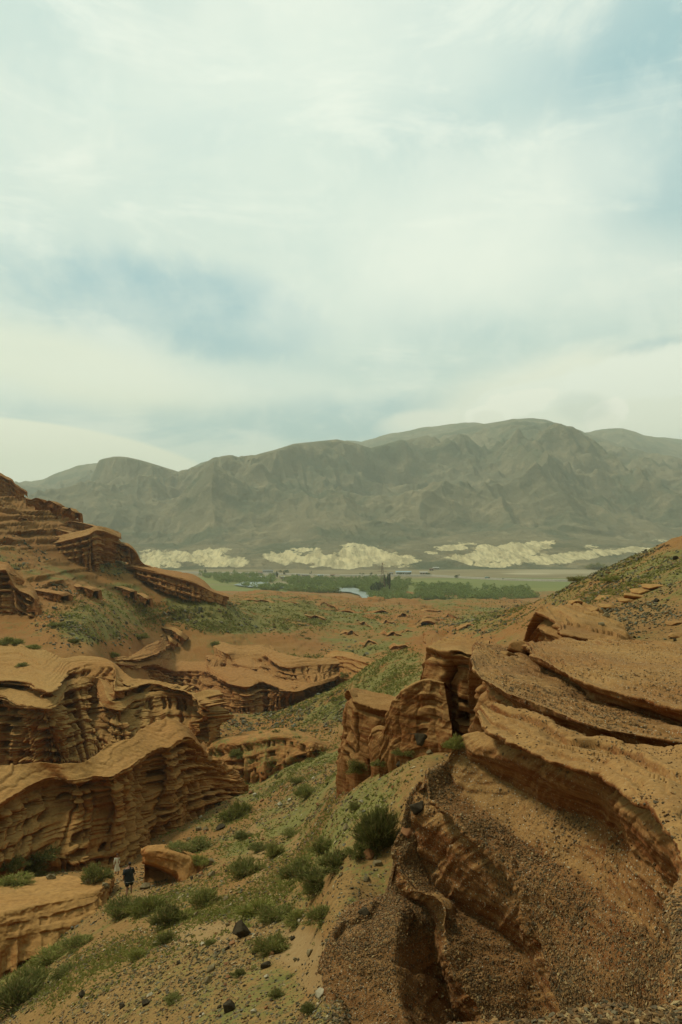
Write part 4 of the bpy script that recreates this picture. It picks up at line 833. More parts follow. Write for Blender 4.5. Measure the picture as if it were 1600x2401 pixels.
# loose stones and scree on the ground
GU, GVv = PR(Pt); ar, _, _ = area_px(Pt)
near = blobs([(700, 2050, 420, 420, 1), (500, 2330, 560, 200, 1), (760, 1830, 330, 90, .9), (90, 2040, 190, 45, .7), (860, 2000, 110, 200, 1.3), (800, 1850, 160, 70, 1.3)], GU, GVv) * (Pt[..., 1] < 130)
pch = sm(fbm(Pt, 5, 4, seed=210), -.25, .5)
w = ar * near * (.12 + pch) * (1 - .8 * BARE)
sp, nn = grid_samples(Pt, w, 34000, rg); dd_ = sp[:, 1]
size = (.020 + .075 * rg.random(len(sp)) ** 4) * np.clip(dd_ / 32, .6, 1.9)
scatter("scree", sp, nn, size, M_STONE, rg, SH, sink=.2)
scr = blobs([(1490, 1335, 190, 55, 1), (1300, 1400, 140, 40, 1), (1180, 1440, 90, 26, .8), (200, 1470, 110, 55, .9), (120, 1400, 60, 30, .5), (265, 1335, 40, 22, .9), (700, 1680, 230, 55, .8), (560, 1690, 90, 40, .7), (820, 1520, 60, 25, .5), (1100, 1470, 80, 30, .6),
             (1480, 1460, 150, 50, .8), (330, 1440, 80, 40, .5), (640, 1440, 330, 40, .28), (30, 1300, 70, 40, .6), (1150, 1500, 60, 20, .3)], GU, GVv)
pch2 = sm(fbm(Pt, 12, 4, seed=215), -.2, .45)
sp, nn = grid_samples(Pt, ar * scr * (.15 + pch2) * (Pt[..., 1] > 38), 22000, rg); dd_ = sp[:, 1]
size = (.06 + .34 * rg.random(len(sp)) ** 3.5) * np.clip(dd_ / 120, .35, 2.4)
scatter("scree", sp, nn, size, M_SCREE, rg, SH, sink=.2)

# single stones and boulders, each a thing
RM = {}
def put_rock(u, v, w, mat, flat, label, name="boulder", cat="boulder", group=None, seed=0, rz=None, ht=None):
    loc, nrm, ob = ray(u, v)
    if loc is None: return
    key = (mat.name, seed % 5, flat)
    if key not in RM: RM[key] = big_rock_mesh(name, 300 + seed % 5, mat, flat)
    r = w / 2 / F * loc.y
    o = link(name, RM[key]); o.location = loc + Vector((0, .35 * r, r * flat * .35)); o.scale = (r, r, r)
    q = Vector((0, 0, 1)).lerp(nrm, .7).to_track_quat('Z', 'Y'); o.rotation_mode = 'QUATERNION'
    o.rotation_quaternion = q @ Quaternion((0, 0, 1), rz if rz is not None else rg.random() * .8 - .4)
    return tag(o, label, cat, group)
for a in [
    (572, 2195, 62, M_BLACK, .85, "large black boulder alone on bare sandy ground, biggest on the near slope", 1, .1),
    (622, 2270, 34, M_BLACK, .5, "flat black rock just below the large black boulder", 2, .3),
    (193, 2338, 24, M_BLACK, .9, "small upright black rock at the lower left of the near slope", 3, 0),
    (286, 2364, 22, M_BLACK, .85, "left one of two small black rocks near the slope's foot", 4, 0),
    (341, 2358, 24, M_BLACK, .9, "right one of two small black rocks, under a pale shard", 0, 0),
    (352, 2336, 22, M_PALE, .5, "pale upright shard above a small black rock", 1, .7),
    (536, 2372, 40, M_BLACK, .8, "dark grey boulder at the bottom edge of the view", 2, .2),
    (488, 2305, 28, M_GREY, .7, "dark angular stone uphill of the grey bottom boulder", 3, .2),
    (495, 2278, 34, M_GREY, .55, "grey stone cluster head midway down the near slope", 4, .1),
    (752, 2338, 34, M_PALE, .8, "pale tilted slab against the left side of the near outcrop", 0, .5),
    (627, 2292, 20, M_PALE, .5, "cream coloured flat stone below the flat black rock", 1, .1),
    (490, 2030, 38, M_GREY, .6, "grey green boulder on the path right of the arched rock", 2, .1),
    (497, 2056, 28, M_GREY, .6, "lower dark stone under the grey green boulder", 3, .1),
    (530, 2112, 20, M_GREY, .8, "lichen green stone between two low shrubs", 4, 0),
    (517, 1945, 34, M_BLACK, .5, "flat dark slab at the gully mouth, beside a green shrub", 0, .2),
    (485, 1948, 24, M_GREY, .6, "rounded grey stone, nearest the flat dark slab", 1, .1),
    (465, 1948, 22, M_GREY, .6, "rounded grey stone at the foot of the fanned cliff skirt", 2, .1),
    (978, 1905, 48, M_BLACK, .95, "black boulder half hidden behind the biggest shrub", 3, .1),
    (990, 1745, 62, M_BLACK, .45, "long dark slab at the foot of the rounded fin", 4, .5),
    (938, 1795, 26, M_BLACK, .8, "squarish black rock on the rubble below the fin", 0, .1),
    (1010, 1768, 26, M_GREY, .6, "grey green rock under the long dark slab", 1, .2),
    (887, 2030, 30, M_GREY, .6, "grey stone below the rubble under the biggest shrub", 2, .1),
    (812, 1945, 32, M_GREY, .45, "pale grey flat stone left of the biggest shrub", 3, .3),
    (865, 2012, 44, M_REDR, .8, "round reddish boulder at the biggest shrub's foot", 4, .1),
    (958, 1960, 46, M_REDR, 1.0, "orange knob of rock standing at the outcrop's left edge", 0, .1),
    (727, 2238, 30, M_GREY, .55, "dark grey stone right of the low spiky shrub", 1, .1),
    (856, 2146, 38, M_BLACK, .35, "dark flat sliver lying on the gravel dome", 2, .2),
    (1036, 2343, 20, M_GREY, .6, "smooth grey pebble on the gravel dome's side", 3, .1),
    (1424, 1447, 24, M_GREY, .8, "pale grey boulder on bare red soil above the beaked ledge", 4, .1),
    (1412, 1466, 22, M_GREY, .6, "smaller grey rock just below the pale grey boulder", 0, .1),
    (1540, 1412, 24, M_BLACK, .6, "black rock on red soil high on the right slope", 1, .1),
    (1586, 1312, 20, M_BLACK, .8, "black rock near the top of the right hand crest", 2, .1),
    (205, 2072, 34, M_GREY, .6, "grey boulder beside the shrub on the bank top", 3, .1),
    (246, 2082, 30, M_GREY, .5, "flat capstone jutting at the lip of the earth bank", 4, .2),
    (340, 2085, 34, M_GREY, .6, "pale grey rock at the mouth of the dark hollow", 0, .1),
    (120, 2062, 28, M_GREY, .6, "grey stone in the middle of the bank top", 1, .1),
    (597, 1868, 20, M_PALE, .6, "pale stone in the gully bed above the green shrub", 2, .1),
    (860, 2066, 24, M_GREY, .6, "grey green stone above the smooth red slope", 3, .1)]:
    put_rock(a[0], a[1], a[2], a[3], a[4], a[5], seed=a[6], rz=a[7])
# stacked reddish slabs on the right slope
for (u, v, w, fl, lb) in [(1352, 1408, 44, .38, "uppermost left slab of the stacked red slabs"), (1420, 1396, 52, .38, "uppermost right slab of the stacked red slabs"), (1385, 1425, 58, .42, "thick middle slab of the stacked red slabs"), (1440, 1420, 66, .22, "long thin slab right of the stacked red slabs"), (1390, 1440, 44, .28, "lowest slab of the stacked red slabs"),
                      (1520, 1382, 84, .26, "highest ledge of the tilted red ledges near the crest"), (1500, 1396, 70, .26, "middle ledge of the tilted red ledges near the crest"), (1482, 1406, 56, .26, "lowest ledge of the tilted red ledges near the crest"), (1548, 1372, 90, .2, "long ledge crowning the tilted red ledges"),
                      (1560, 1508, 80, .2, "thin ledge at the back of the upper pale slab"), (1592, 1488, 60, .26, "short ledge at the far right edge of the slope"), (1590, 1458, 60, .3, "brown ledge on the right edge above the short ledge"),
                      (1222, 1512, 64, .55, "dark rounded lump in front of the beaked ledge"), (1195, 1530, 40, .5, "small dark lump at the left foot of the rounded lump")]:
    loc, nrm, ob = ray(u, v + w * fl * .3)
    if loc is None: continue
    me = big_rock_mesh("rock_slab", int(u) % 7 + 310, M_NEAR if v > 1450 else M_CLIFF, fl); r = w / 2 / F * loc.y * 1.08
    o = link("rock_slab", me); o.location = loc + Vector((0, r * .4, 0)); o.scale = (r, r * 1.1, r); o.rotation_euler = (.05, .10, rg.random() * .3 - .15); tag(o, lb + (", reddish brown sandstone" if len(lb.split()) < 6 else ""), "rock slab")
# countable loose stones: a few hundred candidates, the largest as objects
cand = []
while len(cand) < 210:
    k = len(cand); u = 400 + rg.random() * 620; v = 1800 + rg.random() * 600
    if u < 1000 - (v - 1800) * 0 and not (v > 2080 and u > 760) and not (u > 930 and v > 1830):
        if vn(u / 60, v / 34, 0, 9) < .38: continue
        cand.append((u, v))
for k, (u, v) in enumerate(cand):
    loc, nrm, ob = ray(u, v)
    if loc is None or ob.name[:6] not in ('ground', 'earth_'): continue
    w = 7 + 13 * rg.random() ** 2.2
    mt, t = [(M_GREY, "grey green"), (M_BLACK, "dark"), (M_GREY, "grey green"), (M_REDR, "brown"), (M_PALE, "pale")][[0, 1, 0, 3, 4, 0, 1, 3][k % 8] if k % 8 != 7 else 3]
    zone = "high on the scree under the pillars" if v < 1960 else ("midway down the near slope" if v < 2180 else "on the lowest near slope")
    put_rock(u, v, w, mt, [.5, .65, .8][k % 3], f"small {t} stone lying {zone}, {['left', 'middle', 'right'][int((u - 400) / 620 * 3)]} part", name="stone", cat="stone", group=f"small {t} stones {zone}", seed=k)

# shrubs
def shrub_mat(name, c1, c2, c3):
    m = bpy.data.materials.new(name); m.use_nodes = True; nt = m.node_tree; nt.nodes.clear()
    t = ATT(nt, 'tone'); ri = N(nt, 'ShaderNodeObjectInfo').outputs['Random']
    c = MIX(nt, MR(nt, t, 0, 1, smooth=False), c1, c2); c = MIX(nt, MR(nt, t, .86, .9), c, c3)
    g = MR(nt, ri, 0, 1, .75, 1.25, smooth=False)
    c = MIX(nt, 1.0, c, N(nt, 'ShaderNodeCombineXYZ', inp={0: g, 1: g, 2: g}).outputs[0], 'MULTIPLY')
    bs = N(nt, 'ShaderNodeBsdfPrincipled', inp={'Base Color': c, 'Roughness': .9}); bs.inputs['Specular IOR Level'].default_value = .1
    tr = N(nt, 'ShaderNodeBsdfTranslucent', inp={0: c}); mx = N(nt, 'ShaderNodeMixShader', inp={0: .25, 1: bs.outputs[0], 2: tr.outputs[0]})
    o = N(nt, 'ShaderNodeOutputMaterial'); nt.links.new(mx.outputs[0], o.inputs[0]); return m
M_SHR = shrub_mat("sage_leaves", (.15, .16, .038), (.27, .26, .078), (.34, .25, .10))
M_GRS = shrub_mat("yellow_green_leaves", (.19, .20, .040), (.31, .30, .080), (.34, .25, .10))
M_TWIG = simple("grey_twigs", (.13, .09, .055), (.20, .14, .09), 20)
def shrub_mesh(name, n, seed, mat, wid=.030, low=False):
    r = np.random.default_rng(seed)
    ns = 26                                                   # stems, each with a tuft of shoots
    th = r.random(ns) * 2 * math.pi; el = np.arcsin(r.random(ns) ** (.9 if not low else 1.5)); R = .55 + .4 * r.random(ns)
    tips = np.stack([np.cos(th) * np.cos(el) * R, np.sin(th) * np.cos(el) * R, np.sin(el) * R * (.95 if not low else .7)], -1)
    k = r.integers(0, ns, n); f = .25 + .75 * r.random(n) ** .6
    b = tips[k] * f[:, None] + r.normal(size=(n, 3)) * .10; b[:, 2] = np.abs(b[:, 2])
    d = tips[k] / np.linalg.norm(tips[k], axis=1, keepdims=True) + r.normal(size=(n, 3)) * .42 + np.array([0, 0, .38]); d /= np.linalg.norm(d, axis=1, keepdims=True)
    L = (.10 + .20 * r.random(n))[:, None]; s = np.cross(d, r.normal(size=(n, 3))); s /= np.linalg.norm(s, axis=1, keepdims=True); w = wid * (.6 + .8 * r.random(n))[:, None]
    V = np.stack([b - s * w * .5, b + d * L * .5 - s * w, b + d * L, b + d * L * .5 + s * w], 1).reshape(-1, 3)
    Fq = (np.arange(n)[:, None] * 4 + np.arange(4)[None])
    tone = np.repeat(r.random(n), 4)
    me = mesh_np(name, V, Fq, 4, mat, {'tone': tone}, smooth=False)
    # twigs
    V2, F2 = [], []
    for i, t in enumerate(tips):
        a = np.array([0, 0, 0.0]) + r.normal(size=3) * .05 * np.array([1, 1, 0]); s1 = np.cross(t, [0, 0, 1.0]); s1 /= np.linalg.norm(s1) + 1e-6; s2 = np.cross(t, s1); s2 /= np.linalg.norm(s2)
        mid = (a + t) * .5 + np.array([0, 0, -.06])
        for (p, ww) in ((a, .022), (mid, .015), (t * .95, .005)):
            for q in range(3):
                an = q * 2.094; V2.append(p + ww * (math.cos(an) * s1 + math.sin(an) * s2))
        o = i * 9
        for lv in (0, 3):
            for q in range(3): F2.append([o + lv + q, o + lv + (q + 1) % 3, o + lv + 3 + (q + 1) % 3, o + lv + 3 + q])
    me2 = mesh_np(name + "_twigs", np.array(V2), np.array(F2), 4, M_TWIG)
    return me, me2
SHV = {}
def shrub_proto(kind):
    if kind not in SHV:
        if kind[0] == 'big': SHV[kind] = [shrub_mesh("shrub_foliage", 12000, 70 + i, M_SHR, .011) for i in range(1)]
        if kind[0] == 'near': SHV[kind] = [shrub_mesh("shrub_foliage", 3400, 40 + i, M_SHR, .020) for i in range(3)]
        if kind[0] == 'grass': SHV[kind] = [shrub_mesh("shrub_foliage", 3200, 50 + i, M_GRS, .019, low=True) for i in range(3)]
        if kind[0] == 'far': SHV[kind] = [shrub_mesh("shrub_foliage", 240, 60 + i, M_SHR, .07, low=True) for i in range(4)]
    return SHV[kind]
def put_shrub(u, v, w, label, kind='near', group=None, hs=.8, seed=0, parts=True):
    loc, nrm, ob = ray(u, v)
    if loc is None: return None
    fm, tm = shrub_proto((kind,))[seed % len(shrub_proto((kind,)))]
    r = w / 2 / F * loc.y / (.72 if kind != 'far' else .8)
    e = empty("shrub", loc + Vector((0, .3 * r, -.04 * r)), rg.random() * 6.28) if parts else link("shrub", fm)
    if parts:
        link("foliage", fm, e); link("twigs", tm, e)
    else: e.location = loc + Vector((0, .3 * r, -.04 * r)); e.rotation_euler = (0, 0, rg.random() * 6.28)
    e.scale = (r, r, r * hs)
    return tag(e, label, "shrub", group)
for i, a in enumerate([
    (893, 1985, 96, "biggest shrub, tall and grey green, against the black boulder by the outcrop", 'big', 1.35),
    (850, 2010, 62, "darker shrub at the left foot of the biggest shrub", 'near', .8),
    (702, 2058, 80, "left shrub of the wide dark clump in mid slope", 'near', .75), (752, 2080, 84, "right shrub of the wide dark clump in mid slope", 'near', .8), (788, 2040, 76, "upper shrub of the wide dark clump in mid slope", 'near', .7), (740, 2100, 60, "lowest shrub of the wide dark clump in mid slope", 'near', .7),
    (578, 2055, 66, "round shrub alone left of the worn path", 'near', 1.0), (645, 2010, 44, "small thin shrub between the worn path and the dark clump", 'near', .9),
    (600, 2145, 74, "left tuft of the low green band above the large black boulder", 'grass', .7), (650, 2158, 70, "middle tuft of the low green band above the large black boulder", 'near', .7), (700, 2165, 62, "right tuft of the low green band above the large black boulder", 'grass', .6), (755, 2165, 70, "last tuft of the low green band, touching the gravel dome", 'near', .7),
    (638, 2235, 66, "low spiky shrub right of the large black boulder", 'near', 1.0), (765, 2003, 66, "shrub below the worn slope, above the dark clump", 'near', .7),
    (478, 2128, 66, "dark shrub just right of the arched rock's leg", 'near', .85), (425, 2160, 56, "pale green tuft under the arched rock's leg", 'grass', .7), (392, 2175, 74, "broad green tuft downhill of the dark hollow", 'near', .8),
    (345, 2145, 80, "light green tuft below the person in black", 'grass', .8), (290, 2148, 72, "dark tuft at the inner corner of the earth bank", 'near', .95), (385, 2215, 44, "small dark tuft downhill from the broad green tuft", 'near', .7),
    (226, 2068, 56, "dense dark shrub left of the person in white", 'near', 1.1), (82, 2018, 84, "broad dark shrub on the bank top under the ridge", 'near', .6), (20, 2040, 60, "shrub at the left edge of the bank top", 'near', .6), (70, 2052, 64, "low grey shrub in front of the broad dark shrub", 'near', .5), (30, 2075, 70, "yellowish tuft at the left end of the bank top", 'grass', .5),
    (555, 1918, 62, "bright green shrub in the gully mouth below the cliff skirt", 'grass', 1.0), (455, 1998, 80, "wide green shrub on top of the arched rock's shoulder", 'near', .5), (415, 1995, 50, "small shrub behind the arched rock's crown", 'near', .5), (460, 2025, 40, "thin green tuft on the arched rock's right side", 'grass', .8),
    (175, 2230, 66, "dark shrub at the upper end of the lower left gully", 'near', .6), (115, 2262, 84, "bright tuft in the lower left gully", 'grass', .6), (70, 2320, 90, "grey shrub in the lower left gully, below the bright tuft", 'near', .6), (30, 2375, 120, "largest grey shrub, in the bottom left corner", 'near', .7), (150, 2290, 50, "pale shrub right of the grey gully shrub", 'near', .6),
    (322, 2252, 46, "lonely small shrub on the open lower slope", 'grass', .7), (572, 1968, 36, "small tuft in the rubble above the round shrub", 'near', .7), (612, 1995, 44, "dark tuft on the slope right of the round shrub", 'near', .6),
    (842, 1812, 50, "leafy shrub at the foot of the leftmost upright block", 'near', .9), (895, 1795, 40, "low shrub at the foot of the small pale block", 'near', .6), (950, 1770, 40, "low shrub at the foot of the rounded fin", 'near', .7), (1070, 1752, 42, "bright yellowish shrub in the nook by the outcrop's tip", 'grass', 1.2),
    (722, 1870, 52, "small grey shrub among rubble high on the slope", 'near', .8), (700, 1835, 30, "tiny shrub at the top rim of the near slope", 'near', .7), (555, 1775, 34, "shrub in the gully left of the red cut bank", 'near', .7),
    (20, 1510, 52, "dark green shrub at the left edge above the two tiered cliff", 'grass', .6), (70, 1520, 40, "yellow green tuft right of the dark edge shrub", 'grass', .4), (50, 1562, 24, "small grey shrub on the dusty cliff top", 'near', .5), (170, 1508, 24, "lone shrub under the grey scree", 'near', .7), (325, 1497, 34, "grey shrub above the winding cliff band", 'near', .7), (262, 1540, 26, "round dark shrub left of the winding cliff band", 'grass', .8), (505, 1512, 22, "tiny shrub on the winding cliff's top", 'near', .6), (130, 1470, 30, "shrub beside the dark red buttress", 'near', .8),
    (648, 2340, 34, "low tuft of herbs on gravel at the bottom of the slope", 'near', .6), (730, 2375, 40, "dark herb tuft beside the gravel dome's foot", 'near', .6), (410, 2350, 40, "sprawling herb at the lowest slope, left of the grey bottom boulder", 'near', .5), (560, 2290, 30, "tiny tuft near the flat black rock", 'near', .6), (495, 2215, 26, "tiny tuft on the bare patch left of the large black boulder", 'near', .6),
    (690, 1960, 40, "grey tuft in the rubble above the dark clump", 'near', .6), (835, 1900, 34, "thin tuft left of the biggest shrub's crown", 'near', .7), (1400, 1335, 44, "bushy shrub on the right hand crest", 'near', .6), (1360, 1362, 40, "shrub lower down the right hand crest", 'near', .6), (1440, 1362, 40, "green shrub under the right hand crest", 'grass', .6)]):
    put_shrub(a[0], a[1], a[2], a[3], a[4], hs=a[5], seed=i)
def many(n, poly, wr, lbl, grp, hs=.55, kind='far', ok=('ground', 'earth_')):
    k = 0; tries = 0
    while k < n and tries < n * 30:
        tries += 1
        (u0, v0), (u1, v1), (u2, v2), (u3, v3) = poly; a, b = rg.random(2)
        u = (u0 * (1 - a) + u1 * a) * (1 - b) + (u3 * (1 - a) + u2 * a) * b; v = (v0 * (1 - a) + v1 * a) * (1 - b) + (v3 * (1 - a) + v2 * a) * b
        loc, nrm, ob = ray(u, v)
        if loc is None or ob.name[:6] not in ok: continue
        zl = f"{['left', 'middle', 'right'][int(a * 3)]} {['upper', 'lower'][int(b * 2)]} part"
        put_shrub(u, v, wr[0] + (wr[1] - wr[0]) * rg.random() ** 1.8, f'{lbl}, {zl}', kind, grp, hs, seed=tries, parts=False); k += 1
many(105, [(420, 1392), (760, 1400), (900, 1520), (420, 1470)], (7, 17), "small dark shrub on the wide green hillside", "shrubs on the wide green hillside")
many(20, [(150, 1400), (420, 1392), (420, 1470), (150, 1520)], (8, 20), "small shrub on the red slope above the winding cliffs", "shrubs on the red slope")
many(62, [(560, 1650), (980, 1515), (980, 1620), (620, 1770)], (9, 26), "low green shrub on the scree hill behind the upright blocks", "shrubs on the scree hill")
many(26, [(620, 1800), (790, 1745), (790, 1775), (640, 1850)], (12, 34), "green shrub lining the shadowed gully", "shrubs lining the gully", .6)
many(46, [(1180, 1425), (1600, 1270), (1600, 1350), (1240, 1460)], (7, 20), "small shrub on the stony right hand crest", "shrubs on the right hand crest")
many(40, [(460, 1830), (860, 1790), (900, 2350), (180, 2350)], (10, 24), "small tuft of herbs on the near slope", "tufts on the near slope", .5)
# herbs too small and many to count
gw = ar * blobs([(640, 1440, 330, 45, 1), (740, 1620, 240, 80, 1), (1400, 1360, 230, 60, .8), (700, 1950, 300, 250, .7), (480, 2300, 380, 110, .85), (1130, 1440, 120, 40, .8), (250, 1440, 150, 60, .6), (900, 1560, 110, 50, .8), (60, 2020, 150, 40, .7), (480, 2120, 240, 50, .7), (100, 2270, 120, 70, .9), (880, 1450, 220, 40, .4)], GU, GVv) * (.1 + sm(fbm(Pt, 7, 4, seed=230), -.2, .5)) * (Pt[..., 1] > 25)
sp, nn = grid_samples(Pt, gw, 62000, rg)
def herbs(name, sp, rng):
    n = len(sp); m = 5; r = (.07 + .16 * rng.random(n) ** 2) * np.clip(sp[:, 1] / 60, .7, 4.5)
    b = np.repeat(sp, m, 0); rr = np.repeat(r, m)[:, None]
    d = rng.normal(size=(n * m, 3)) * np.array([1, 1, .5]) + np.array([0, 0, .7]); d /= np.linalg.norm(d, axis=1, keepdims=True)
    s = np.cross(d, rng.normal(size=(n * m, 3))); s /= np.linalg.norm(s, axis=1, keepdims=True)
    V = np.stack([b - s * rr * .22, b + s * rr * .22, b + d * rr], 1).reshape(-1, 3)
    me = mesh_np(name, V, np.arange(n * m * 3).reshape(-1, 3), 3, M_GRS, {'tone': np.repeat(np.repeat(rng.random(n), m), 3)}, smooth=False)
    return tag(link(name, me), kind='stuff')
herbs("ground_cover", sp, rg)

# ------------------------------------------------------------------ the valley: river, road, wood, village, pylon
def vp(u, v, z=VALLEY): 
    p = W(u, v, dz(v, z)); return Vector(p)
def flat_poly(name, uv, mat, z, kind='structure'):
    pts = [vp(u, v, z) for u, v in uv]
    bm = bmesh.new(); f = bm.faces.new([bm.verts.new(p) for p in pts]); bmesh.ops.triangulate(bm, faces=[f])
    for ff in bm.faces:
        if ff.normal.z < 0: ff.normal_flip()
    me = bpy.data.meshes.new(name); bm.to_mesh(me); bm.free(); me.materials.append(mat); return tag(link(name, me), kind=kind)
M_WATER = simple("river_water", (.33, .38, .34), (.26, .31, .28), .05, .25, 0, .5)
flat_poly("river", [(548, 1371), (575, 1364), (628, 1363), (632, 1370), (652, 1375), (720, 1376), (760, 1377), (830, 1378), (862, 1385), (880, 1396), (884, 1404), (852, 1404), (842, 1394), (820, 1388), (760, 1384), (700, 1380), (640, 1377), (585, 1376)], M_WATER, VALLEY + 1.9)
M_ROAD = simple("road_gravel", (.40, .36, .27), (.34, .31, .23), .3, .95)
def road(pts, w, name):
    bm = bmesh.new(); prev = None; P = [vp(u, v, VALLEY) for u, v in pts]
    for p in P:
        q = [bm.verts.new((p.x, p.y + s * w, VALLEY + h)) for s, h in ((-1.6, -.5), (-1, 3.2), (1, 3.2), (1.6, -.5))]
        if prev:
            for i in range(3): bm.faces.new((prev[i], q[i], q[i + 1], prev[i + 1]))
        prev = q
    bmesh.ops.recalc_face_normals(bm, faces=bm.faces[:])
    me = bpy.data.meshes.new(name); bm.to_mesh(me); bm.free(); me.materials.append(M_ROAD); return tag(link(name, me), kind='structure')
road([(300, 1343), (450, 1344), (600, 1346), (800, 1351), (1010, 1351), (1090, 1356), (1180, 1360), (1300, 1363), (1450, 1364), (1700, 1366)], 6, "road")

def leafy(n, seed):
    """a crown of leaf clumps around (0,0,.55), radius about 1, with gaps"""
    r = np.random.default_rng(seed); c = r.normal(size=(7, 3)) * np.array([.42, .42, .3]) + np.array([0, 0, .75]); c[:, 2] = c[:, 2].clip(.35)
    k = r.integers(0, 7, n); d = r.normal(size=(n, 3)); d /= np.linalg.norm(d, axis=1, keepdims=True); p = c[k] + d * (.32 + .16 * r.random(7)[k])[:, None] * (.55 + .45 * r.random(n)[:, None])
    t = r.normal(size=(n, 3)); t /= np.linalg.norm(t, axis=1, keepdims=True); s = np.cross(t, d + .3 * r.normal(size=(n, 3))); s /= np.linalg.norm(s, axis=1, keepdims=True); w = .13
    V = np.stack([p - t * w - s * w * .6, p + t * w - s * w * .3, p + s * w * 1.1], 1); return V.reshape(-1, 3), np.arange(n * 3).reshape(-1, 3)
M_WOOD = shrub_mat("willow_leaves", (.19, .26, .065), (.28, .34, .09), (.28, .30, .11))
M_POP = shrub_mat("poplar_leaves", (.045, .075, .028), (.075, .11, .038), (.09, .11, .05))
M_BARK = simple("bark", (.12, .09, .06), (.18, .14, .1), 3)
CR = [leafy(130, 400 + i) for i in range(5)]
def wood():
    P, S = [], []
    regs = [([(470, 1352), (640, 1352), (640, 1366), (545, 1372)], 170), ([(640, 1356), (870, 1362), (880, 1384), (700, 1376)], 330), ([(560, 1374), (740, 1382), (800, 1392), (640, 1388)], 150), ([(820, 1372), (1020, 1373), (1180, 1408), (880, 1412)], 560), ([(1020, 1373), (1230, 1385), (1262, 1408), (1100, 1412)], 420), ([(860, 1358), (960, 1362), (960, 1374), (850, 1372)], 60), ([(470, 1347), (640, 1349), (640, 1354), (470, 1354)], 50)]
    for poly, n in regs:
        (u0, v0), (u1, v1), (u2, v2), (u3, v3) = poly
        for _ in range(n):
            a, b = rg.random(2); u = (u0 * (1 - a) + u1 * a) * (1 - b) + (u3 * (1 - a) + u2 * a) * b; v = (v0 * (1 - a) + v1 * a) * (1 - b) + (v3 * (1 - a) + v2 * a) * b
            if vn(u / 26, v / 6, 0, 44) < .27: continue
            P.append(vp(u, v)); S.append(4.2 + 4.4 * rg.random() ** 1.5)
    V, Fc, T = [], [], []; off = 0
    for i, (p, s) in enumerate(zip(P, S)):
        v, f = CR[i % 5]; a = rg.random() * 6.28; c_, s_ = math.cos(a), math.sin(a); R = np.array([[c_, -s_, 0], [s_, c_, 0], [0, 0, 1]])
        V.append(v @ R.T * np.array([s, s, s * .85]) + np.array(p)); Fc.append(f + off); off += len(v); T.append(np.full(len(v), .2 + .6 * rg.random()) + rg.random(len(v)) * .15)
    return tag(link("wood", mesh_np("wood", np.concatenate(V), np.concatenate(Fc), 3, M_WOOD, {'tone': np.concatenate(T)}, smooth=False)), kind='stuff')
wood()
def tube(bm, pts, rads, seg=7):
    prev = None
    for i, (p, r) in enumerate(zip(pts, rads)):
        p = Vector(p); d = (Vector(pts[min(i + 1, len(pts) - 1)]) - Vector(pts[max(i - 1, 0)])).normalized(); q = d.to_track_quat('Z', 'Y')
        ring = [bm.verts.new(p + q @ Vector((r * math.cos(a * 2 * math.pi / seg), r * math.sin(a * 2 * math.pi / seg), 0))) for a in range(seg)]
        if prev:
            for a in range(seg): bm.faces.new((prev[a], prev[(a + 1) % seg], ring[(a + 1) % seg], ring[a]))
        else: bm.faces.new(ring[::-1])
        prev = ring
    bm.faces.new(prev)
def bm_obj(name, bm, mat, parent=None, smooth=False):
    bmesh.ops.recalc_face_normals(bm, faces=bm.faces[:])
    me = bpy.data.meshes.new(name); bm.to_mesh(me); bm.free(); me.materials.append(mat)
    if smooth: me.polygons.foreach_set('use_smooth', [True] * len(me.polygons))
    return link(name, me, parent)
def box(bm, x0, x1, y0, y1, z0, z1):
    r = bmesh.ops.create_cube(bm, size=1.0); 
    for v in r['verts']: v.co = Vector(((x0 + x1) / 2 + v.co.x * (x1 - x0), (y0 + y1) / 2 + v.co.y * (y1 - y0), (z0 + z1) / 2 + v.co.z * (z1 - z0)))
def tree(name, u, v, h, wd, label, mat, group=None, seed=0, n=260):
    p = vp(u, v); e = empty(name, p); tag(e, label, "tree", group)
    vv, f = leafy(n, 500 + seed); vv = vv * np.array([wd, wd, h * .62]) + np.array([0, 0, h * .12])
    link("crown", mesh_np("crown", vv, f, 3, mat, {'tone': RNG.random(len(vv))}, smooth=False), e)
    bm = bmesh.new(); tube(bm, [(0, 0, -.3), (.1, 0, h * .35), (0, 0, h * .7)], [.35, .25, .08])
    for a in range(4): tube(bm, [(0, 0, h * (.25 + .1 * a)), (math.cos(a * 1.9) * wd * .5, math.sin(a * 1.9) * wd * .5, h * (.45 + .1 * a))], [.12, .04], 5)
    bm_obj("trunk", bm, M_BARK, e)
    return e
for i, (u, v, h, w, l) in enumerate([(904, 1385, 26, 3.4, "tallest dark poplar at the wood's edge, left of the pylon's twin trees"), (912, 1387, 29, 3.6, "tall dark poplar beside the tallest one in the wood"), (890, 1392, 20, 6.5, "dense dark tree under the pylon in the wood"), (880, 1394, 17, 6, "broad dark tree left of the pylon in the wood")]):
    tree("poplar_tree" if i < 2 else "broadleaf_tree", u, v, h, w, l, M_POP, seed=i, n=420)
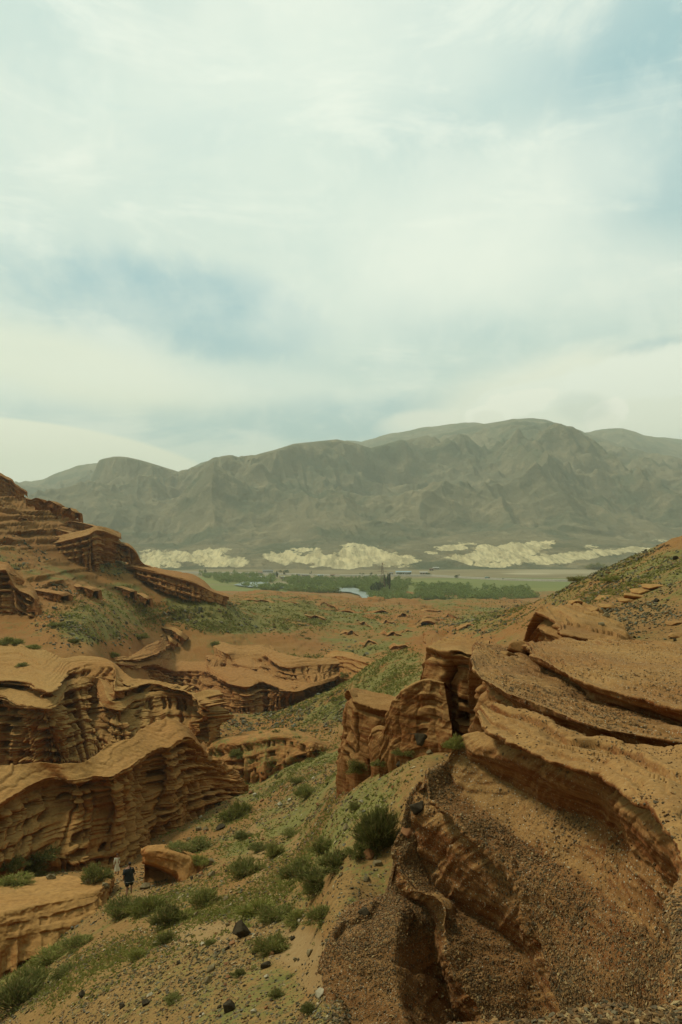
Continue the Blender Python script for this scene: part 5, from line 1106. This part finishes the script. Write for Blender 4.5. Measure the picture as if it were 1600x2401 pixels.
for i, (u, v, h, w, l) in enumerate([(650, 1357, 17, 3.6, "dark conifer standing between the white sheds"), (667, 1348, 8, 4, "small tree behind the long grey sheds"), (659, 1343, 7, 7, "round tree right of the long roofed building"), (675, 1345, 8, 10, "wide tree clump at the right of the roofed building"), (1072, 1356, 8, 7, "lone roundish tree above the road bend"), (730, 1349, 9, 3, "small tree among the market sheds"), (503, 1345, 5, 4, "small tree on the road embankment"), (482, 1350, 15, 3, "slim tree at the left end of the wood"), (580, 1348, 5, 4, "small tree midway along the road"), (1006, 1350, 8, 8, "tree in front of the pale shed"), (960, 1350, 7, 6, "tree in front of the white hall"), (938, 1350, 7, 7, "tree at the left corner of the white hall"), (870, 1350, 7, 5, "roadside tree left of the white hall"), (850, 1350, 6, 6, "roadside tree farthest left in the row before the pylon")]):
    tree("broadleaf_tree", u, v, h, w, l, M_POP, seed=10 + i, n=150)
M_WALL = simple("white_wall", (.55, .55, .48), (.48, .48, .42), .5); M_ROOF = simple("grey_roof", (.20, .21, .19), (.15, .16, .15), .6); M_BLUE = simple("pale_blue_roof", (.30, .42, .46), (.36, .46, .48), .5); M_TANW = simple("tan_wall", (.42, .34, .22), (.38, .30, .2), .5); M_REDRF = simple("brown_roof", (.26, .13, .08), (.2, .1, .07), .6); M_WIN = simple("dark_window", (.04, .045, .05), None, 2, .3)
def house(u, v, wpx, hm, dep, label, wm, rm, nw=5, rise=.35, floors=1):
    p = vp(u, v); w = wpx / F * p.y; e = empty("house", p); tag(e, label, "building")
    bm = bmesh.new(); box(bm, -w / 2, w / 2, 0, dep, -.6, hm); bm_obj("wall", bm, wm, e)
    bm = bmesh.new(); z0, z1 = hm, hm + rise * dep * .5; o = .5
    A = [bm.verts.new(q) for q in ((-w / 2 - o, -o, z0), (w / 2 + o, -o, z0), (w / 2 + o, dep + o, z0), (-w / 2 - o, dep + o, z0), (-w / 2 - o, dep / 2, z1), (w / 2 + o, dep / 2, z1))]
    for q in ((0, 1, 5, 4), (2, 3, 4, 5), (0, 4, 3), (1, 2, 5), (0, 3, 2, 1)): bm.faces.new([A[i] for i in q])
    bm_obj("roof", bm, rm, e)
    for fl in range(floors):
        for i in range(nw):
            x = -w / 2 + w * (i + .5) / nw; bm = bmesh.new(); zc = hm * (fl + .5) / floors; box(bm, x - w / nw * .22, x + w / nw * .22, -.10, .12, zc - hm / floors * .22, zc + hm / floors * .22); bm_obj("window", bm, M_WIN, e)
    bm = bmesh.new(); box(bm, w * .02, w * .02 + 1.1, -.14, .1, -.2, min(2.1, hm * .6)); bm_obj("door", bm, M_BLUE, e)
for a in [(628, 1346, 24, 7, 14, "long two storey building with dark grey roof, highest in the roadside village", M_WALL, M_ROOF, 8, .3, 2), (646, 1349, 14, 4.5, 9, "low white annex right of the long two storey building", M_WALL, M_ROOF, 4, .3, 1), (611, 1348, 9, 5, 8, "small white house left of the long two storey building", M_WALL, M_REDRF, 3, .4, 1),
          (608, 1357, 11, 4, 8, "left white shed by the river trees", M_WALL, M_WALL, 3, .2, 1), (630, 1357, 15, 4, 9, "middle white shed by the river trees", M_WALL, M_ROOF, 3, .2, 1), (664, 1357, 12, 3.5, 8, "right pale shed beside the dark conifer", M_TANW, M_WALL, 3, .2, 1), (588, 1357, 6, 4, 6, "smallest white hut in the trees", M_WALL, M_ROOF, 2, .3, 1),
          (716, 1352, 16, 3.2, 8, "long low shed, left in the market row", M_TANW, M_ROOF, 4, .2, 1), (752, 1352, 14, 3.2, 8, "pale blue roofed shed in the middle of the market row", M_WALL, M_BLUE, 3, .2, 1), (786, 1351, 22, 3, 8, "pink brown shed, right in the market row", M_TANW, M_REDRF, 5, .2, 1), (700, 1350, 8, 3, 6, "tiny shed at the left start of the market row", M_WALL, M_ROOF, 2, .2, 1),
          (947, 1348, 36, 6, 16, "biggest white hall with pale blue roof, across the road", M_WALL, M_BLUE, 7, .25, 1), (994, 1348, 18, 5.5, 9, "cream shed right of the biggest white hall", M_TANW, M_WALL, 3, .3, 1), (918, 1348, 10, 4, 8, "small tan hut left of the biggest white hall", M_TANW, M_ROOF, 2, .3, 1),
          (1023, 1327.5 + 8, 14, 5, 8, "white house on the slope above the road", M_WALL, M_WALL, 4, .3, 1), (1012, 1338, 9, 4, 6, "red brown hut beside the white house on the slope", M_REDRF, M_REDRF, 2, .3, 1)]:
    house(*a)
# lattice pylon
def pylon(u, v, h):
    p = vp(u, v); e = empty("power_pylon", p); tag(e, "tall lattice power pylon rising out of the wood", "pylon"); mt = simple("rusty_steel", (.20, .12, .08), (.26, .17, .12), 2, .6, 0, .3, metal=.2)
    bm = bmesh.new(); wz = lambda z: 4.2 * (1 - z / h) ** 1.2 + .45
    lv = [0, .14, .27, .39, .5, .6, .69, .77, .84, .9, .95, 1.0]
    for sx in (-1, 1):
        for sy in (-1, 1): tube(bm, [(sx * wz(t * h), sy * wz(t * h), t * h) for t in lv], [.24] * len(lv), 4)
    bm_obj("leg_frame", bm, mt, e)
    bm = bmesh.new()
    for a, b in zip(lv[:-1], lv[1:]):
        za, zb = a * h, b * h; A, B = wz(za), wz(zb)
        for s in (-1, 1):
            tube(bm, [(-A, s * A, za), (B, s * B, zb)], [.13] * 2, 4); tube(bm, [(A, s * A, za), (-B, s * B, zb)], [.13] * 2, 4)
            tube(bm, [(s * A, -A, za), (s * B, B, zb)], [.13] * 2, 4); tube(bm, [(s * A, A, za), (s * B, -B, zb)], [.13] * 2, 4)
    bm_obj("lattice", bm, mt, e)
    for t, l in ((.70, 6.5), (.82, 5.2), (.93, 4.0)):
        bm = bmesh.new(); z = t * h
        for s in (-1, 1):
            tube(bm, [(0, s * wz(z), z - .5), (l, 0, z)], [.14] * 2, 4); tube(bm, [(0, s * wz(z), z - .5), (-l, 0, z)], [.14] * 2, 4); tube(bm, [(0, s * wz(z), z + 1.2), (s * l, 0, z)], [.12] * 2, 4)
        for s in (-1, 1): tube(bm, [(s * l, 0, z), (s * l, 0, z - 1.8)], [.12] * 2, 5)
        bm_obj("cross_arm", bm, mt, e)
pylon(897, 1388, 43)
# vehicles on the road
def vehicle(u, v, L, h, label, cat, mat, name):
    p = vp(u, v, VALLEY + 3.2); e = empty(name, p); tag(e, label, cat)
    bm = bmesh.new(); 
    if L > 6: box(bm, -L / 2, L / 2 - 2.4, -1.2, 1.2, .9, h); 
    else:
        box(bm, -L / 2, L / 2, -.9, .9, .35, .95); 
    bmesh.ops.bevel(bm, geom=bm.edges[:], offset=.12, segments=2, affect='EDGES'); bm_obj("body", bm, mat, e)
    bm = bmesh.new(); box(bm, *( (L / 2 - 2.1, L / 2, -1.1, 1.1, .8, h * .8) if L > 6 else (-L * .28, L * .22, -.78, .78, .95, h))); bmesh.ops.bevel(bm, geom=bm.edges[:], offset=.2, segments=2, affect='EDGES'); bm_obj("cab", bm, M_WIN, e)
    for x in (-L * .33, L * .34):
        for y in (-1, 1):
            bm = bmesh.new(); bmesh.ops.create_cone(bm, cap_ends=True, segments=14, radius1=.42 if L > 6 else .33, radius2=.42 if L > 6 else .33, depth=.25, matrix=Matrix.Translation((x, y * (1.0 if L > 6 else .82), .40)) @ Matrix.Rotation(math.pi / 2, 4, 'X')); bm_obj("wheel", bm, M_BLACK, e)
vehicle(1143, 1356.5, 9, 3.4, "blue grey truck driving on the valley road", "truck", M_BLUE, "truck")
vehicle(1180, 1358, 4.4, 1.5, "dark car behind the truck on the valley road", "car", M_BLACK, "car")

# ------------------------------------------------------------------ the two people
M_SKIN = simple("skin", (.36, .19, .11), (.30, .15, .09), 12, .6); M_WHITE = simple("cream_cotton", (.80, .82, .64), (.70, .75, .58), 6, .9); M_DARKC = simple("black_cotton", (.022, .026, .024), (.034, .038, .034), 6, .9); M_HAIR = simple("dark_hair", (.03, .015, .008), (.05, .025, .012), 30, .6); M_HEM = simple("white_hem", (.55, .55, .55), None, 6); M_SHOE = simple("white_shoe", (.4, .4, .36), None, 6)
def skin_obj(name, pts, edges, rad, mat, parent, sub=2):
    me = bpy.data.meshes.new(name); me.from_pydata(pts, edges, []); ob = link(name, me, parent)
    m = ob.modifiers.new("s", 'SKIN'); m.use_smooth_shade = True
    for i, r in enumerate(rad):
        sv = me.skin_vertices[0].data[i]; sv.radius = r if isinstance(r, tuple) else (r, r); sv.use_root = i == 0
    s = ob.modifiers.new("u", 'SUBSURF'); s.levels = s.render_levels = sub
    bpy.context.view_layer.update(); dg = bpy.context.evaluated_depsgraph_get(); m2 = bpy.data.meshes.new_from_object(ob.evaluated_get(dg)); ob.modifiers.clear(); ob.data = m2; m2.materials.clear(); m2.materials.append(mat)
    return ob
def hand(pts, edges, rad, wrist, base, d, side):
    """palm, four fingers and a thumb hung on vertex index base"""
    d = Vector(d).normalized(); side = Vector(side).normalized(); w = Vector(wrist); p = w + d * .085
    pts.append(tuple(p)); rad.append((.036, .016)); edges.append((base, len(pts) - 1)); k = len(pts) - 1
    nrm = d.cross(side)
    for i, (o, L) in enumerate(((-.030, .070), (-.010, .080), (.010, .076), (.030, .060))):
        a = p + side * o + d * .01; b = a + d * L * .55 + nrm * .012; c = b + d * L * .4 + nrm * .025
        n = len(pts); pts += [tuple(a), tuple(b), tuple(c)]; rad += [.011, .009, .008]; edges += [(k, n), (n, n + 1), (n + 1, n + 2)]
    n = len(pts); a = w + d * .035 - side * .035; b = a + d * .045 - side * .025; pts += [tuple(a), tuple(b)]; rad += [.013, .010]; edges += [(base, n), (n, n + 1)]
def person(name, loc, rz, sc, pose, label):
    e = empty(name, loc, rz); e.scale = (sc,) * 3; tag(e, label, "person")
    # faces -Y; z up; height 1.75
    P = pose; pts = []; rad = []; ed = []
    def add(p, r, par=None):
        pts.append(tuple(p)); rad.append(r)
        if par is not None: ed.append((par, len(pts) - 1))
        return len(pts) - 1
    pel = add(P['pelvis'], (.15, .11)); bel = add(P['belly'], (.135, .10), pel); ch = add(P['chest'], (.165, .115), bel); nk = add(P['neck'], (.06, .06), ch); hd0 = add(P['jaw'], (.062, .07), nk); hd = add(P['head'], (.078, .095), hd0); ht = add(P['crown'], (.06, .07), hd)
    f = Vector(P['face']).normalized(); h = Vector(P['head']); add(h + f * .098 + Vector((0, 0, -.012)), (.014, .018), hd)
    for s in (-1, 1): add(h + f.cross(Vector((0, 0, 1))) * .083 * s, (.012, .02), hd)
    for s, k in ((-1, 'L'), (1, 'R')):
        sh = add(P['sho' + k], (.06, .06), ch); el = add(P['elb' + k], (.042, .042), sh); wr = add(P['wri' + k], (.028, .024), el)
        dv = Vector(P['wri' + k]) - Vector(P['elb' + k]); hand(pts, ed, rad, P['wri' + k], wr, dv, Vector((0, 1, 0)).cross(dv) if abs(dv.normalized().y) < .9 else Vector((1, 0, 0)))
        hp = add(P['hip' + k], (.09, .09), pel); kn = add(P['kne' + k], (.062, .062), hp); cf = add((Vector(P['kne' + k]) * .65 + Vector(P['ank' + k]) * .35), (.055, .058), kn); an = add(P['ank' + k], (.036, .04), cf); add(Vector(P['ank' + k]) + Vector((0, -.13, -.045)), (.04, .028), an)
    skin_obj("body", pts, ed, rad, M_SKIN, e)
    return e, Vector(P['head']), f
def lathe_cloth(name, rings, mat, parent, seg=20):
    """rings: (cx, cy, z, rx, ry)"""
    bm = bmesh.new(); prev = None
    for j, (cx, cy, z, rx, ry) in enumerate(rings):
        ring = [bm.verts.new((cx + rx * (1 + .06 * math.sin(5 * a + j)) * math.cos(a), cy + ry * (1 + .06 * math.sin(5 * a + j)) * math.sin(a), z)) for a in [i * 2 * math.pi / seg for i in range(seg)]]
        if prev:
            for a in range(seg): bm.faces.new((prev[a], prev[(a + 1) % seg], ring[(a + 1) % seg], ring[a]))
        prev = ring
    return bm_obj(name, bm, mat, parent, True)
def sleeve(name, pts, rads, mat, parent):
    bm = bmesh.new(); tube(bm, pts, rads, 10); return bm_obj(name, bm, mat, parent, True)
# woman in a cream dress
wl_, _, _ = ray(273, 2052); wloc = Vector(W(275, 2053, 62.5))
ws = dict(pelvis=(0, 0, .92), belly=(0, 0, 1.08), chest=(0, 0, 1.30), neck=(0, 0, 1.47), jaw=(0, -.02, 1.55), head=(0, -.01, 1.63), crown=(0, .01, 1.70), face=(.25, -1, 0),
          shoL=(-.15, 0, 1.39), elbL=(-.22, .02, 1.12), wriL=(-.27, -.04, .88), shoR=(.15, 0, 1.39), elbR=(.18, .04, 1.12), wriR=(.17, -.05, .90), hipL=(-.09, 0, .86), kneL=(-.10, -.02, .48), ankL=(-.10, .02, .08), hipR=(.09, 0, .86), kneR=(.10, -.03, .48), ankR=(.10, .02, .08))
we, hw, fw = person("person", wloc, .2, .96, ws, "person in a long cream dress standing against the foot of the ridge")
lathe_cloth("dress", [(0, 0, 1.44, .08, .07), (0, 0, 1.40, .15, .09), (0, 0, 1.28, .16, .12), (0, 0, 1.08, .13, .11), (0, 0, .92, .16, .13), (0, 0, .60, .18, .15), (0, 0, .40, .20, .17)], M_WHITE, we)
for s in (-1, 1):
    k = 'L' if s < 0 else 'R'; sleeve("sleeve", [ws['sho' + k], ws['elb' + k], tuple(Vector(ws['elb' + k]).lerp(Vector(ws['wri' + k]), .85))], [.065, .05, .045], M_WHITE, we)
def hair(parent, c, f, r=(.098, .108, .115), longer=0):
    bm = bmesh.new(); bmesh.ops.create_uvsphere(bm, u_segments=18, v_segments=12, radius=1.0)
    f = Vector(f).normalized()
    for v in bm.verts:
        k = 1.0
        if v.co.dot(f) > .35 and v.co.z < .45: k = .72
        v.co = Vector((v.co.x * r[0] * k, v.co.y * r[1] * k, v.co.z * r[2])) ; 
        if v.co.z < 0 and v.co.dot(f) < .03: v.co.z *= 1 + longer
        v.co += c + Vector((0, 0, .02)) - f * .015
    return bm_obj("hair", bm, M_HAIR, parent, True)
hair(we, hw, fw, longer=1.2)
# man in black, seen from behind, stepping uphill
mg, _, mo = ray(303, 2100)
mloc = Vector(W(303, 2098, 50.0))
if mg is not None and 40 < mg.y < 58: mloc = Vector(mg)
mp = dict(pelvis=(0, 0, .93), belly=(.02, -.05, 1.08), chest=(.05, -.12, 1.30), neck=(.02, -.19, 1.47), jaw=(-.02, -.24, 1.54), head=(-.03, -.25, 1.62), crown=(-.03, -.24, 1.70), face=(-.35, -1, -.25),
          shoL=(-.15, -.12, 1.41), elbL=(-.24, -.22, 1.16), wriL=(-.28, -.42, 1.02), shoR=(.22, -.10, 1.38), elbR=(.29, .04, 1.12), wriR=(.30, -.10, .92), hipL=(-.10, 0, .87), kneL=(-.12, -.22, .52), ankL=(-.12, -.08, .10), hipR=(.10, 0, .87), kneR=(.10, -.02, .47), ankR=(.13, .22, .12))
me_, hm_, fm_ = person("person", mloc, math.pi + .25, 1.03, mp, "person in black shirt and shorts seen from behind, climbing towards the dark hollow")
lathe_cloth("shirt", [(.02, -.19, 1.47, .08, .07), (.05, -.13, 1.42, .22, .12), (.05, -.12, 1.28, .25, .17), (.03, -.06, 1.08, .25, .18), (.0, -.01, .86, .27, .19), (0, 0, .80, .275, .195)], M_DARKC, me_)
lathe_cloth("hem", [(0, 0, .815, .28, .20), (0, 0, .785, .282, .202)], M_HEM, me_)
for k in 'LR': sleeve("sleeve", [mp['sho' + k], tuple(Vector(mp['sho' + k]).lerp(Vector(mp['elb' + k]), .9))], [.10, .09], M_DARKC, me_)
for k in 'LR': sleeve("shorts_leg", [mp['hip' + k], tuple(Vector(mp['hip' + k]).lerp(Vector(mp['kne' + k]), .85))], [.14, .115], M_DARKC, me_)
hair(me_, hm_, fm_, r=(.088, .10, .10))
